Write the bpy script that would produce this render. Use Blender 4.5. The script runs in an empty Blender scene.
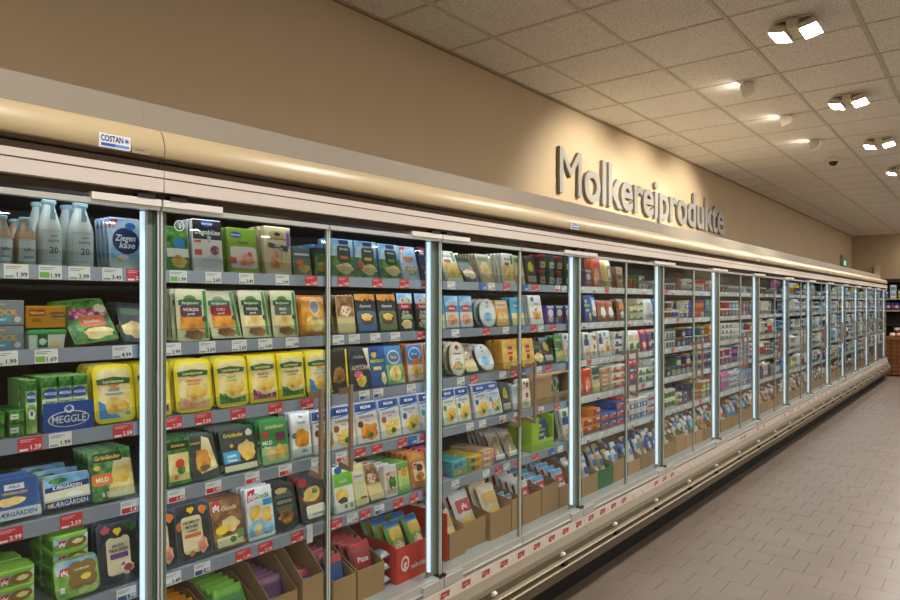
import bpy, math, random
from math import sin, cos, pi, radians as R
random.seed(7)
S = bpy.context.scene
C = S.collection

# ------------------------------------------------------------------ camera, world, exposure
F_PX, VPX, HOR = 680.0, 997.0, 303.0
YAW = math.atan((VPX - 450) / F_PX)
SY, CY = sin(YAW), cos(YAW)
H = 1.62                                              # eye height
cam_d = bpy.data.cameras.new('camera'); cam = bpy.data.objects.new('camera', cam_d); C.objects.link(cam)
cam.location = (0, 0, H); cam.rotation_euler = (pi / 2, 0, YAW)
cam_d.sensor_width = 36; cam_d.lens = F_PX / 900 * 36; cam_d.shift_y = (HOR - 300) / 900
cam_d.clip_start = 0.05
S.camera = cam
W = bpy.data.worlds.new('world'); S.world = W; W.use_nodes = True
W.node_tree.nodes['Background'].inputs[0].default_value = (0.9, 0.8, 0.65, 1)
W.node_tree.nodes['Background'].inputs[1].default_value = 0.05
S.view_settings.view_transform = 'Standard'; S.view_settings.look = 'None'
S.view_settings.exposure = 0.3; S.view_settings.gamma = 1.0; S.view_settings.use_curve_mapping = False
S.cycles.use_denoising = True
S.cycles.max_bounces = 8; S.cycles.diffuse_bounces = 4; S.cycles.glossy_bounces = 4
S.cycles.transparent_max_bounces = 24; S.cycles.sample_clamp_indirect = 6
S.cycles.caustics_reflective = False; S.cycles.caustics_refractive = False
L_PANEL, L_BEAM, L_LED, L_TOPFILL, L_SHFILL, L_SPOT = 190.0, 7.0, .8, 8.5, 6.8, 150.0            # strengths of lamps and added fill strips

def y_at(u, d):                                       # world y of the point on plane x=-d seen in column u
    t = (u - 450) / F_PX
    return d * (CY + t * SY) / (SY - t * CY)
def px_per_m(u, d):
    return F_PX * (SY - (u - 450) / F_PX * CY) / d

# ------------------------------------------------------------------ materials
_M = {}
def _new(name):
    m = bpy.data.materials.new(name); m.use_nodes = True
    return m, m.node_tree, m.node_tree.nodes['Principled BSDF']
def lin(h):
    h = h.lstrip('#'); o = []
    for i in (0, 2, 4):
        c = int(h[i:i + 2], 16) / 255
        o.append(c / 12.92 if c <= .04045 else ((c + .055) / 1.055) ** 2.4)
    return (*o, 1)
def mat(key, rough=.45, metal=0.0, noise=.06, scale=25, bump=0.0, spec=.5):
    """hex colour -> material with a faint procedural variation"""
    k = (key, rough, metal, noise, scale, bump)
    if k in _M: return _M[k]
    m, nt, b = _new('paint_' + key.lstrip('#'))
    c = lin(key)
    tc = nt.nodes.new('ShaderNodeTexCoord'); n = nt.nodes.new('ShaderNodeTexNoise')
    n.inputs['Scale'].default_value = scale; n.inputs['Detail'].default_value = 3
    nt.links.new(tc.outputs['Object'], n.inputs['Vector'])
    mx = nt.nodes.new('ShaderNodeMixRGB'); mx.inputs[1].default_value = tuple(x * (1 - noise) for x in c[:3]) + (1,)
    mx.inputs[2].default_value = tuple(min(1, x * (1 + noise)) for x in c[:3]) + (1,)
    nt.links.new(n.outputs['Fac'], mx.inputs[0]); nt.links.new(mx.outputs[0], b.inputs['Base Color'])
    b.inputs['Roughness'].default_value = rough; b.inputs['Metallic'].default_value = metal
    b.inputs['Specular IOR Level'].default_value = spec
    if bump:
        bp = nt.nodes.new('ShaderNodeBump'); bp.inputs['Strength'].default_value = bump; bp.inputs['Distance'].default_value = .002
        nt.links.new(n.outputs['Fac'], bp.inputs['Height']); nt.links.new(bp.outputs[0], b.inputs['Normal'])
    _M[k] = m
    return m
def emit(name, col, strength):
    if name in _M: return _M[name]
    m, nt, b = _new(name); b.inputs['Base Color'].default_value = lin(col)
    b.inputs['Emission Color'].default_value = lin(col); b.inputs['Emission Strength'].default_value = strength
    _M[name] = m; return m
def clear(name, tint, refl=1.0, rough=.02):
    """clear sheet: what is not reflected passes straight through"""
    if name in _M: return _M[name]
    m, nt, b = _new(name); nt.nodes.remove(b)
    out = nt.nodes['Material Output']
    t = nt.nodes.new('ShaderNodeBsdfTransparent'); t.inputs[0].default_value = lin(tint)
    g = nt.nodes.new('ShaderNodeBsdfGlossy'); g.inputs['Roughness'].default_value = rough
    lw = nt.nodes.new('ShaderNodeLayerWeight'); lw.inputs[0].default_value = .5      # Schlick reflectance from the facing term
    pw = nt.nodes.new('ShaderNodeMath'); pw.operation = 'POWER'; pw.inputs[1].default_value = 5
    f = nt.nodes.new('ShaderNodeMath'); f.operation = 'MULTIPLY_ADD'; f.inputs[1].default_value = .96; f.inputs[2].default_value = .04
    nt.links.new(lw.outputs['Facing'], pw.inputs[0]); nt.links.new(pw.outputs[0], f.inputs[0])
    mu = nt.nodes.new('ShaderNodeMath'); mu.operation = 'MULTIPLY'; mu.inputs[1].default_value = refl; mu.use_clamp = True
    mx = nt.nodes.new('ShaderNodeMixShader')
    nt.links.new(f.outputs[0], mu.inputs[0]); nt.links.new(mu.outputs[0], mx.inputs[0])
    nt.links.new(t.outputs[0], mx.inputs[1]); nt.links.new(g.outputs[0], mx.inputs[2]); nt.links.new(mx.outputs[0], out.inputs[0])
    _M[name] = m; return m
def picture(name, cols, scale=40, rough=.3, kind='noise'):
    """printed food picture: colours broken up by a procedural texture"""
    if name in _M: return _M[name]
    m, nt, b = _new(name); tc = nt.nodes.new('ShaderNodeTexCoord')
    if kind == 'noise':
        n = nt.nodes.new('ShaderNodeTexNoise'); n.inputs['Detail'].default_value = 4; o = n.outputs['Fac']
        pos = [.3 + .4 * i / max(1, len(cols) - 1) for i in range(len(cols))]
    else:
        n = nt.nodes.new('ShaderNodeTexVoronoi'); o = n.outputs['Distance']
        pos = [.1 + .6 * i / max(1, len(cols) - 1) for i in range(len(cols))]
    n.inputs['Scale'].default_value = scale
    nt.links.new(tc.outputs['Object'], n.inputs['Vector'])
    r = nt.nodes.new('ShaderNodeValToRGB'); e = r.color_ramp.elements
    while len(e) < len(cols): e.new(.5)
    for i, c in enumerate(cols): e[i].position = pos[i]; e[i].color = lin(c)
    nt.links.new(o, r.inputs[0]); nt.links.new(r.outputs[0], b.inputs['Base Color'])
    b.inputs['Roughness'].default_value = rough
    _M[name] = m; return m
PIC = {
 '*cheese': (['C98A28', 'E8B84A', 'F2D072', 'F6E09A'], 30), '*slice': (['D8A860', 'F0D890', 'F8EAB8'], 22),
 '*gold': (['B86A10', 'E09020', 'F2B440'], 30), '*salad': (['2F6B24', '6FA038', 'E8E0B0', 'C83A28', 'F0C050'], 55),
 '*herb': (['14401C', '2F7A2C', '7AB048'], 50), '*meadow': (['3F7F2A', '86B048', 'CFE08A'], 30),
 '*board': (['4A2C18', '8A5A30', 'C89858'], 26), '*berry': (['3A1E4A', '7A2A5A', 'C85A7A', 'E8D0D0'], 60),
 '*sky': (['4A94D0', '8FC4E8', 'E8F2F8'], 18), '*dark': (['0E1216', '1E262A', '3A4240'], 35),
 '*white': (['D8DCDC', 'F0F0EA', 'FFFFFA'], 25), '*shred': (['D8A030', 'F2D060', 'FBEFA8'], 90),
 '*ham': (['C8684A', 'E8A080', 'F4D0B8'], 40), '*mixed': (['3A6A30', 'E8C060', 'F4F0DC', 'C84030', '305890'], 60),
}
def mm(key):
    """material by short key"""
    if not isinstance(key, str): return key
    if key[0] == '*':
        c, s = PIC[key]; return picture('picture_' + key[1:], c, s)
    if key[0] == '~': return clear('clear_film', 'E4ECEC', .9, .08)
    return mat(key, .3)

# ------------------------------------------------------------------ mesh builder
class MB:
    def __init__(s): s.v = []; s.f = []; s.m = []; s.mats = []
    def slot(s, k):
        k = mm(k)
        if k not in s.mats: s.mats.append(k)
        return s.mats.index(k)
    def add(s, vs, fs, k):
        b = len(s.v); i = s.slot(k); s.v.extend(vs)
        for f in fs: s.f.append(tuple(b + a for a in f)); s.m.append(i)
        return s
    def box(s, x0, x1, y0, y1, z0, z1, k):
        return s.add([(x0,y0,z0),(x1,y0,z0),(x1,y1,z0),(x0,y1,z0),(x0,y0,z1),(x1,y0,z1),(x1,y1,z1),(x0,y1,z1)],
              [(0,3,2,1),(4,5,6,7),(0,1,5,4),(1,2,6,5),(2,3,7,6),(3,0,4,7)], k)
    def extr(s, prof, y0, y1, k, close=True, caps=True):
        """profile of (d,z), extruded along y at x=-d"""
        n = len(prof)
        vs = [(-d, y0, z) for d, z in prof] + [(-d, y1, z) for d, z in prof]
        fs = [(i, (i+1) % n, (i+1) % n + n, i + n) for i in range(n if close else n - 1)]
        if caps and close: fs += [tuple(range(n))[::-1], tuple(range(n, 2*n))]
        return s.add(vs, fs, k)
    def prism(s, poly, y0, y1, k):
        """(x,z) polygon from front y0 to back y1"""
        n = len(poly)
        return s.add([(x, y0, z) for x, z in poly] + [(x, y1, z) for x, z in poly],
              [tuple(range(n)), tuple(range(2*n-1, n-1, -1))] + [((i+1) % n, i, i+n, (i+1) % n + n) for i in range(n)], k)
    def loft(s, rings, k, cap0=True, cap1=True):
        n = len(rings[0]); vs = [p for r in rings for p in r]; fs = []
        for j in range(len(rings) - 1):
            for i in range(n):
                a = j*n + i; b = j*n + (i+1) % n
                fs.append((a, b, b + n, a + n))
        if cap0: fs.append(tuple(range(n))[::-1])
        if cap1: fs.append(tuple(range((len(rings)-1)*n, len(rings)*n)))
        return s.add(vs, fs, k)
    def lathe(s, prof, k, n=14, cx=0, cy=0, cap0=True, cap1=True):
        return s.loft([[(cx + r*cos(2*pi*i/n), cy + r*sin(2*pi*i/n), z) for i in range(n)] for r, z in prof], k, cap0, cap1)
    def mesh(s, name, smooth=None):
        me = bpy.data.meshes.new(name); me.from_pydata(s.v, [], s.f)
        for m in s.mats: me.materials.append(m)
        me.polygons.foreach_set('material_index', s.m)
        if smooth is not None:
            me.polygons.foreach_set('use_smooth', [True] * len(s.f))
            me.update(); me.set_sharp_from_angle(angle=R(smooth))
        me.update()
        return me
def wloc(o):
    x = y = z = 0
    while o: x += o.location.x; y += o.location.y; z += o.location.z; o = o.parent
    return x, y, z
def put(name, me, parent=None, loc=(0,0,0), rot=(0,0,0)):
    o = bpy.data.objects.new(name, me); C.objects.link(o); o.location = loc; o.rotation_euler = rot; o.parent = parent
    return o
def built(name, mb, parent=None, smooth=None):
    """mesh given in world metres; origin moved to the parent's"""
    if parent:
        px, py, pz = wloc(parent); mb.v = [(x-px, y-py, z-pz) for x, y, z in mb.v]
    return put(name, mb.mesh(name, smooth), parent)
def tag(o, label=None, cat=None, group=None, kind=None):
    if label: o['label'] = label
    if cat: o['category'] = cat
    if group: o['group'] = group
    if kind: o['kind'] = kind
    return o
def empty(name, loc, label=None, cat=None, group=None):
    o = put(name, None, None, loc); o.empty_display_size = .05
    return tag(o, label, cat, group)
def struct(name, mb, smooth=None): return tag(built(name, mb, None, smooth), kind='structure')

# text -> flat triangles (built-in font)
_T = {}
def text2d(s, bold=0.0, shear=0.0, depth=0.0, res=2):
    k = (s, bold, shear, depth, res)
    if k not in _T:
        cu = bpy.data.curves.new('text', 'FONT'); cu.body = s; cu.resolution_u = res; cu.offset = bold; cu.shear = shear; cu.extrude = depth
        o = bpy.data.objects.new('text', cu); me = o.to_mesh()
        vs = [tuple(v.co) for v in me.vertices]; fs = [tuple(p.vertices) for p in me.polygons]
        o.to_mesh_clear(); bpy.data.objects.remove(o); bpy.data.curves.remove(cu)
        _T[k] = (vs, fs)
    return _T[k]
CAP = .73
try:
    _ys = [v[1] for v in text2d('H')[0]]; CAP = max(_ys) - min(_ys)
except Exception: pass
ORD = ['first','second','third','fourth','fifth','sixth','seventh','eighth','ninth','tenth','eleventh','twelfth','thirteenth','fourteenth','fifteenth','sixteenth','seventeenth','eighteenth','nineteenth']
def ordw(n):
    n = int(n)
    if n < 19: return ORD[n]
    t = ['twent','thirt','fort','fift','sixt','sevent','eight','ninet'][(n+1)//10 - 2]
    return t + 'ieth' if (n+1) % 10 == 0 else t + 'y-' + ORD[(n+1) % 10 - 1]
# ------------------------------------------------------------------ the room
CEIL = H + 1.70
XW, XR, Y0, Y1 = -2.88, 12.5, -4.2, 19.9
WALL = mat('A69171', .75, noise=.04, scale=3, bump=.05)
struct('wall_left', MB().box(XW-.15, XW, Y0, Y1, 0, CEIL+.2, WALL))
struct('wall_far', MB().box(XW-.15, XR+.15, Y1, Y1+.15, 0, CEIL+.2, WALL))
struct('wall_right', MB().box(XR, XR+.15, Y0, Y1, 0, CEIL+.2, WALL))
struct('wall_near', MB().box(XW-.15, XR+.15, Y0-.15, Y0, 0, CEIL+.2, WALL))

def seen(x, y, z):
    dep = -x*SY + y*CY; rt = x*CY + y*SY
    if dep < .2: return None
    return 450 + F_PX*rt/dep, HOR - F_PX*(z-H)/dep, dep

# floor: square tiles, half bond, over a dark grout bed
GROUT = mat('6A5D50', .9); 
floor = struct('floor', MB().box(XW, XR, Y0, Y1, -.06, -.003, GROUT))
def floor_mat():
    m, nt, b = _new('floor_tile'); tc = nt.nodes.new('ShaderNodeTexCoord'); g = nt.nodes.new('ShaderNodeNewGeometry')
    n = nt.nodes.new('ShaderNodeTexNoise'); n.inputs['Scale'].default_value = 2.2; n.inputs['Detail'].default_value = 6
    n2 = nt.nodes.new('ShaderNodeTexNoise'); n2.inputs['Scale'].default_value = 160; n2.inputs['Detail'].default_value = 2
    nt.links.new(g.outputs['Position'], n.inputs['Vector']); nt.links.new(g.outputs['Position'], n2.inputs['Vector'])
    r = nt.nodes.new('ShaderNodeValToRGB'); r.color_ramp.elements[0].position = .3; r.color_ramp.elements[1].position = .7
    r.color_ramp.elements[0].color = lin('83766A'); r.color_ramp.elements[1].color = lin('908276')
    nt.links.new(n.outputs['Fac'], r.inputs[0])
    mx = nt.nodes.new('ShaderNodeMixRGB'); mx.blend_type = 'MULTIPLY'; mx.inputs[0].default_value = .25
    nt.links.new(r.outputs[0], mx.inputs[1]); nt.links.new(n2.outputs['Fac'], mx.inputs[2]); nt.links.new(mx.outputs[0], b.inputs['Base Color'])
    b.inputs['Roughness'].default_value = .34
    return m
FT = floor_mat()
def tile_mb(mb, x, y, w, l, z):
    e = .0016; x0, x1, y0, y1 = x + e, x + w - e, y + .0006, y + l - .0006
    mb.add([(x0,y0,z),(x1,y0,z),(x1,y1,z),(x0,y1,z),(x0,y0,-.003),(x1,y0,-.003),(x1,y1,-.003),(x0,y1,-.003)],
           [(0,1,2,3),(4,5,1,0),(5,6,2,1),(6,7,3,2),(7,4,0,3)], FT)
rest = MB(); cand = []
ny = int((Y1 - Y0) / .2)
for j in range(ny):
    y = -.09 + .2 * (j - 20)
    if y < Y0 or y + .2 > Y1: continue
    x = -2.82 + (.1 if j % 2 else 0) + .011
    while x + .2 < XR:
        p = seen(x + .1, y + .1, 0)
        if p and -10 < p[0] < 910 and p[1] < 612 and x > -1.95: cand.append((p[2], x, y))
        else: tile_mb(rest, x, y, .2, .2, 0)
        x += .2
cand.sort()
tm = MB(); tile_mb(tm, 0, 0, .2, .2, 0); tm = tm.mesh('tile')
for k, (dep, x, y) in enumerate(cand):
    if k < 300: put('tile', tm, floor, (x, y, random.choice((0, 0, .0004, -.0003))))
    else: tile_mb(rest, x, y, .2, .2, 0)
tag(built('tile_field', rest, floor), kind='stuff')

# suspended ceiling: 62.5 cm tiles resting in a T-bar grid
def ceil_mat():
    m, nt, b = _new('mineral_tile'); g = nt.nodes.new('ShaderNodeNewGeometry')
    n = nt.nodes.new('ShaderNodeTexNoise'); n.inputs['Scale'].default_value = 95; n.inputs['Detail'].default_value = 5; n.inputs['Roughness'].default_value = .75
    nt.links.new(g.outputs['Position'], n.inputs['Vector'])
    r = nt.nodes.new('ShaderNodeValToRGB'); r.color_ramp.elements[0].position = .38; r.color_ramp.elements[1].position = .56
    r.color_ramp.elements[0].color = lin('C2BCB2'); r.color_ramp.elements[1].color = lin('F3F0EB')
    nt.links.new(n.outputs['Fac'], r.inputs[0]); nt.links.new(r.outputs[0], b.inputs['Base Color'])
    bp = nt.nodes.new('ShaderNodeBump'); bp.inputs['Strength'].default_value = .5; bp.inputs['Distance'].default_value = .003
    nt.links.new(n.outputs['Fac'], bp.inputs['Height']); nt.links.new(bp.outputs[0], b.inputs['Normal'])
    b.inputs['Roughness'].default_value = .9
    return m
CT = ceil_mat(); TB = mat('C6BEB0', .6)
ceiling = struct('ceiling', MB().box(XW, XR, Y0, Y1, CEIL+.05, CEIL+.2, mat('6A6258', .9)))
xs = [XW, ] + [-2.51 + .625*i for i in range(24)] + [XR]; ys = [Y0] + [.44 + .625*i for i in range(-7, 31)] + [Y1]
for x in xs[1:-1]: built('grid_bar', MB().box(x-.011, x+.011, Y0, Y1, CEIL-.004, CEIL+.03, TB), ceiling)
bars = MB()
for y in ys[1:-1]:
    for i in range(len(xs)-1): bars.box(xs[i]+.011, xs[i+1]-.011, y-.009, y+.009, CEIL-.003, CEIL+.028, TB)
tag(built('cross_bars', bars, ceiling), kind='stuff')
cand = []; rest = MB()
def ctile(mb, x0, x1, y0, y1, z):
    c = .012
    mb.loft([[(x0,y0,z+.018),(x0,y1,z+.018),(x1,y1,z+.018),(x1,y0,z+.018)], [(x0,y0,z+.006),(x0,y1,z+.006),(x1,y1,z+.006),(x1,y0,z+.006)],
             [(x0+c,y0+c,z-.002),(x0+c,y1-c,z-.002),(x1-c,y1-c,z-.002),(x1-c,y0+c,z-.002)]], CT)
for i in range(len(xs)-1):
    for j in range(len(ys)-1):
        a = (xs[i]+.006, xs[i+1]-.006, ys[j]+.006, ys[j+1]-.006)
        p = seen((a[0]+a[1])/2, (a[2]+a[3])/2, CEIL)
        if p and -60 < p[0] < 960 and p[1] > -60: cand.append((p[2], a))
        else: ctile(rest, *a, CEIL)
cand.sort(); full = MB(); ctile(full, 0, .613, 0, .613, 0); full = full.mesh('ceiling_tile')
for k, (dep, a) in enumerate(cand):
    if k < 300:
        if abs(a[1]-a[0]-.613) < .002 and abs(a[3]-a[2]-.613) < .002: put('ceiling_tile', full, ceiling, (a[0], a[2], CEIL + random.uniform(-.0006, .0006)))
        else: t = MB(); ctile(t, *a, CEIL); built('ceiling_tile', t, ceiling)
    else: ctile(rest, *a, CEIL)
tag(built('tile_field', rest, ceiling), kind='stuff')
tr = MB(); tr.box(XW, XW+.02, Y0, Y1, CEIL-.018, CEIL+.002, mat('8A7654', .7)); struct('trim_1', tr)

# ceiling lamps: two tilted square heads on a bracket
HOUS = mat('D8CDB8', .5); LAMP = emit('lamp_diffuser', 'FFF8F0', L_PANEL)
def head(side):
    mb = MB(); a = R(12) * side; ox, oz = .08*side, -.05
    def T(x, y, z): return (ox + x*cos(a) + z*sin(a), y, oz - x*sin(a) * -1 * 1 + z*cos(a)) if False else (ox + x*cos(a) - z*sin(a), y, oz + x*sin(a) + z*cos(a))
    w, l, h = .047, .10, .026
    ring = lambda k, z: [T(-w*k, -l*k, z), T(w*k, -l*k, z), T(w*k, l*k, z), T(-w*k, l*k, z)]
    mb.loft([ring(1, -h), ring(1, 0), ring(.8, .022)], HOUS, cap0=False)
    d = MB(); d.add([T(-w*.97, -l*.97, -h+.002), T(w*.97, -l*.97, -h+.002), T(w*.97, l*.97, -h+.002), T(-w*.97, l*.97, -h+.002)], [(3,2,1,0)], LAMP)
    return mb, d
BEAM = bpy.data.lights.new('lamp_beam', 'SPOT'); BEAM.energy = L_BEAM; BEAM.color = (1, .93, .82); BEAM.spot_size = R(100); BEAM.spot_blend = .6; BEAM.shadow_soft_size = .06
heads = []
for s in (-1, 1):
    a, b = head(s); heads.append((a.mesh('lamp_head'), b.mesh('diffuser')))
brk = MB().box(-.031, .031, -.095, .095, -.062, -.012, HOUS).box(-.10, .10, -.08, .08, -.012, 0, HOUS).mesh('bracket')
rows = [(-.9475, 'above the dairy aisle'), (2.8025, 'above the second aisle'), (6.5525, 'above the third aisle'), (10.3025, 'by the right wall')]
for rx, wh in rows:
    for k in range(-3, 9):
        y = 4.5025 + 1.875*k
        n = k + 3
        o = empty('ceiling_lamp', (rx, y, CEIL-.004), 'double-headed square ceiling lamp, %s in the row %s' % (ordw(n), wh), 'ceiling lamp', 'square LED ceiling lamps')
        put('bracket', brk, o)
        for hm, dm in heads:
            h_ = put('lamp_head', hm, o); put('diffuser', dm, h_)
            sd = -1 if hm is heads[0][0] else 1
            lo = bpy.data.objects.new('lamp_beam', BEAM); C.objects.link(lo); lo.parent = h_; lo.location = (.087*sd, 0, -.095); lo.rotation_euler = (0, R(-13)*sd, 0)

# spot lamps washing the left wall
SPB = emit('spot_lens', 'FFF2DC', 30)
sb = MB(); sb.prism([(-.07,-.045),(-.045,-.075),(.085,-.03),(.075,0),(-.07,0)], -.05, .05, HOUS)
body_me = MB().loft([[(.075,-.04,.0),(.075,.04,.0),(.06,.03,-.075),(.06,-.03,-.075)], [(-.055,-.062,-.008),(-.055,.062,-.008),(-.03,.05,-.115),(-.03,-.05,-.115)]], HOUS, True, False).mesh('lamp_body')
lens_me = MB().add([(-.052,-.055,-.014),(-.052,.055,-.014),(-.03,.045,-.105),(-.03,-.045,-.105)], [(0,1,2,3)], SPB).mesh('lens')
plate_me = MB().lathe([(.05, -.006), (.05, .02)], HOUS, 16).mesh('ceiling_plate')
for k, (x, y) in enumerate(((-1.50, 5.52), (-1.49, 6.70), (-1.48, 7.88))):
    o = empty('spot_lamp', (x, y, CEIL-.02), 'white wedge-shaped spot lamp aimed at the wall sign, %s from the camera' % ORD[k], 'spot lamp', 'wall washing spot lamps')
    o.scale = (.8, .8, .8); put('ceiling_plate', plate_me, o); b_ = put('lamp_body', body_me, o); put('lens', lens_me, b_)
    ld = bpy.data.lights.new('spot', 'SPOT'); ld.energy = L_SPOT; ld.color = (1, .95, .85); ld.spot_size = R(92); ld.spot_blend = .7; ld.shadow_soft_size = .05
    lo = bpy.data.objects.new('spot', ld); C.objects.link(lo); lo.parent = o; lo.location = (-.075, 0, -.075); lo.rotation_euler = (0, R(52), 0)
# dome camera
o = empty('dome_camera', (-1.49, 7.95+1.05, CEIL-.004), 'small dark dome security camera on the ceiling tiles', 'camera')
put('base_ring', MB().lathe([(.055, 0), (.06, -.03), (.05, -.045)], mat('D8CFC0', .5), 16).mesh('base_ring'), o)
put('dome', MB().lathe([(.05, -.04), (.048, -.06), (.035, -.082), (.012, -.094)], mat('1C1A18', .15), 16).mesh('dome', 60), o)

# exit sign and sensor on the left wall near the far corner
yx = y_at(843.5, 2.84)
o = empty('exit_sign', (XW, yx, 2.62), 'small grey emergency sign with green light on left wall', 'sign')
put('housing', MB().box(0, .06, -.22, .22, -.13, .13, mat('8E8470', .6)).mesh('housing'), o)
put('light_panel', MB().box(.058, .066, -.02, .14, -.1, 0, emit('green_panel', '35D8B0', 1.6)).mesh('light_panel'), o)
o = empty('wall_sensor', (XW+.55, Y1, 2.42), 'small pale sensor box on the far wall corner', 'sensor')
put('housing', MB().box(-.06, .06, -.06, 0, -.16, .13, mat('B5A07C', .6)).mesh('housing'), o)
put('cover', MB().box(-.045, .045, -.075, -.06, -.12, -.02, mat('CDBB98', .5)).mesh('cover'), o)

# wall lettering
SIGN = mat('837F78', .4, .25, noise=.03)
SIDE = mat('7E776A', .5, .2)
word = 'Molkereiprodukte'
def tw(s): return max(v[0] for v in text2d(s)[0])
adv = [tw(word[:i] + 'I') - tw('I') for i in range(len(word))] 
yl, yr = y_at(559, 2.83), y_at(726, 2.82)
sx = (yr - yl) / tw(word); sz = .39 / CAP
sign = empty('wall_lettering', (XW, yl, 2.545), 'large silver dimensional letters reading Molkereiprodukte on the beige wall', 'sign')
for i, ch in enumerate(word):
    vs, fs = text2d(ch, .0 if ch == 'M' else .018, 0, .5, 6)
    zs = [v[2] for v in vs]
    mb = MB()
    v3 = [(.008 + (.026 if v[2] > 0 else 0), (v[0] + adv[i]) * sx, v[1] * sz) for v in vs]
    a = [f for f in fs if all(abs(vs[q][2]-vs[f[0]][2]) < 1e-5 for q in f)]; b = [f for f in fs if f not in a]
    mb.add(v3, a, SIGN); mb.add(v3, b, SIDE)
    put('letter', mb.mesh('letter'), sign)
# ------------------------------------------------------------------ refrigerated wall cases with glass doors
DG = 1.855                                   # distance of the door glass from the camera line
DW = .625                                    # door width
YB = .99                                     # a post between two door pairs
MODS = [(-1.51, .99), (.99, 3.49), (3.49, 7.24), (7.24, 10.99), (10.99, 14.74), (14.74, 17.24)]
SHELF_Z = [1.715, 1.497, 1.275, 1.055, .81]  # tops of the five shelves
DECK_Z = .43
DS = 1.925                                   # shelf front
BEIGE = mat('BBA883', .32, noise=.02, scale=4); GREY = mat('8F8779', .5, noise=.03, scale=4); PINK = mat('DAD0C5', .45, noise=.02, scale=5)
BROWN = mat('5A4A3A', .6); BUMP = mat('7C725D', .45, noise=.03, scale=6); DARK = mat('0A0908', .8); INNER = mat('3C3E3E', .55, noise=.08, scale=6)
ALU = mat('C2C4BE', .35, .35, noise=.03); ALUD = mat('CBD1CC', .35, 0, noise=.05); STEEL = mat('B8BEC4', .3, .75, noise=.05); SHELF = mat('C4C8CA', .35, .3, noise=.04)
POST = mat('A4AAA2', .35, 0, noise=.06); RAIL_LIT = mat('E2E9F2', .25, .1, noise=.05, scale=8)  # paler rail copy for farther cases, their stronger light painted in
RAIL = mat('9AA5BA', .25, .2, noise=.08, scale=8); TAN = mat('86715A', .5, noise=.05, scale=40); BLK = mat('14161A', .4); WHITE = mat('E9E6DE', .45, noise=.02)
GLASS = clear('door_glass', 'F6F9F7', .5, .0); GUARD = clear('clear_guard', 'F3F7F9', .8, .05); EDGE = clear('glass_edge', 'E2ECE8', .6, .1)
LED = emit('led_strip', 'D4E9FC', L_LED)
SHFILL = emit('shelf_fill_glow', 'F2F5FF', L_SHFILL)
TOPFILL = emit('top_fill_glow', 'EAF2FF', L_TOPFILL)
cases = []
canopy_prof = [(1.90,2.02),(1.842,2.026),(1.832,2.032),(1.827,2.045),(1.830,2.066),(1.838,2.088),(1.850,2.106),(1.87,2.114),(1.96,2.118),(1.96,2.10),(1.90,2.07)]
bump_prof = [(1.86,.395),(1.812,.345),(1.795,.330),(1.79,.318),(1.86,.318)]
panel_prof = [(1.86,.318),(1.776,.316),(1.79,.275),(1.79,.258),(1.778,.256),(1.79,.236),(1.79,.220),(1.774,.217),(1.80,.152),(1.86,.148)]

def handle_mesh():
    mb = MB(); s = .0065
    mb.box(.036, .048, -s, s, 1.015, 1.325, TAN)
    for z, dz in ((1.30, .02), (1.035, -.02)):
        mb.loft([[(0, -.02, z-.012), (0, .010, z-.012), (0, .010, z+.012), (0, -.02, z+.012)],
                 [(.044, -.010, z-.009+dz*.5), (.044, .008, z-.009+dz*.5), (.044, .008, z+.009+dz*.5), (.044, -.010, z+.009+dz*.5)]], TAN)
    return mb.mesh('handle')
HANDLE = handle_mesh()
def door_meshes():
    w = DW - .006; g = {}
    g['pane'] = MB().box(-.006, 0, .003, w, .452, 1.885, GLASS).mesh('glass_pane')
    m = MB()                                              # bottom rail with a thicker hinge shoe at one end
    m.box(-.026, .012, 0, w, .420, .455, ALU).box(-.028, .016, 0, w, .416, .424, ALUD); g['rail'] = m.mesh('bottom_rail')
    g['shoe'] = MB().box(-.03, .022, 0, .13, .408, .448, ALU).mesh('hinge_shoe')
    g['pin'] = MB().box(-.02, .014, 0, .02, .395, .46, BLK).mesh('hinge_pin')
    m = MB().box(-.02, .008, 0, w, 1.882, 1.897, ALU); g['top'] = m.mesh('top_rail')
    g['cover'] = MB().box(-.03, .014, 0, .19, 1.893, 1.912, WHITE).mesh('hinge_cover')
    g['catch'] = MB().box(-.03, .016, 0, .05, 1.912, 1.924, BLK).mesh('door_catch')
    g['prof'] = MB().box(-.008, .001, 0, .005, .452, 1.885, ALUD).box(-.010, .001, .005, .014, .452, 1.885, EDGE).mesh('edge_profile')
    return g
DOOR = door_meshes()
SHORT = {}
def circ_no(n):                                           # round number sticker on the glass
    mb = MB(); ring = 24; r0, r1 = .016, .0135
    vs = [(0, r*cos(2*pi*i/ring), r*sin(2*pi*i/ring)) for r in (r0, r1) for i in range(ring)]
    mb.add(vs, [(i, (i+1) % ring, (i+1) % ring + ring, i + ring) for i in range(ring)], 'E8ECEC')
    tv, tf = text2d(n, .02); s = .016/CAP; wx = max(v[0] for v in tv)
    mb.add([(0, (v[0]-wx/2)*s, v[1]*s-.008) for v in tv], tf, 'E8ECEC')
    return mb.mesh('number_sticker')

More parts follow.
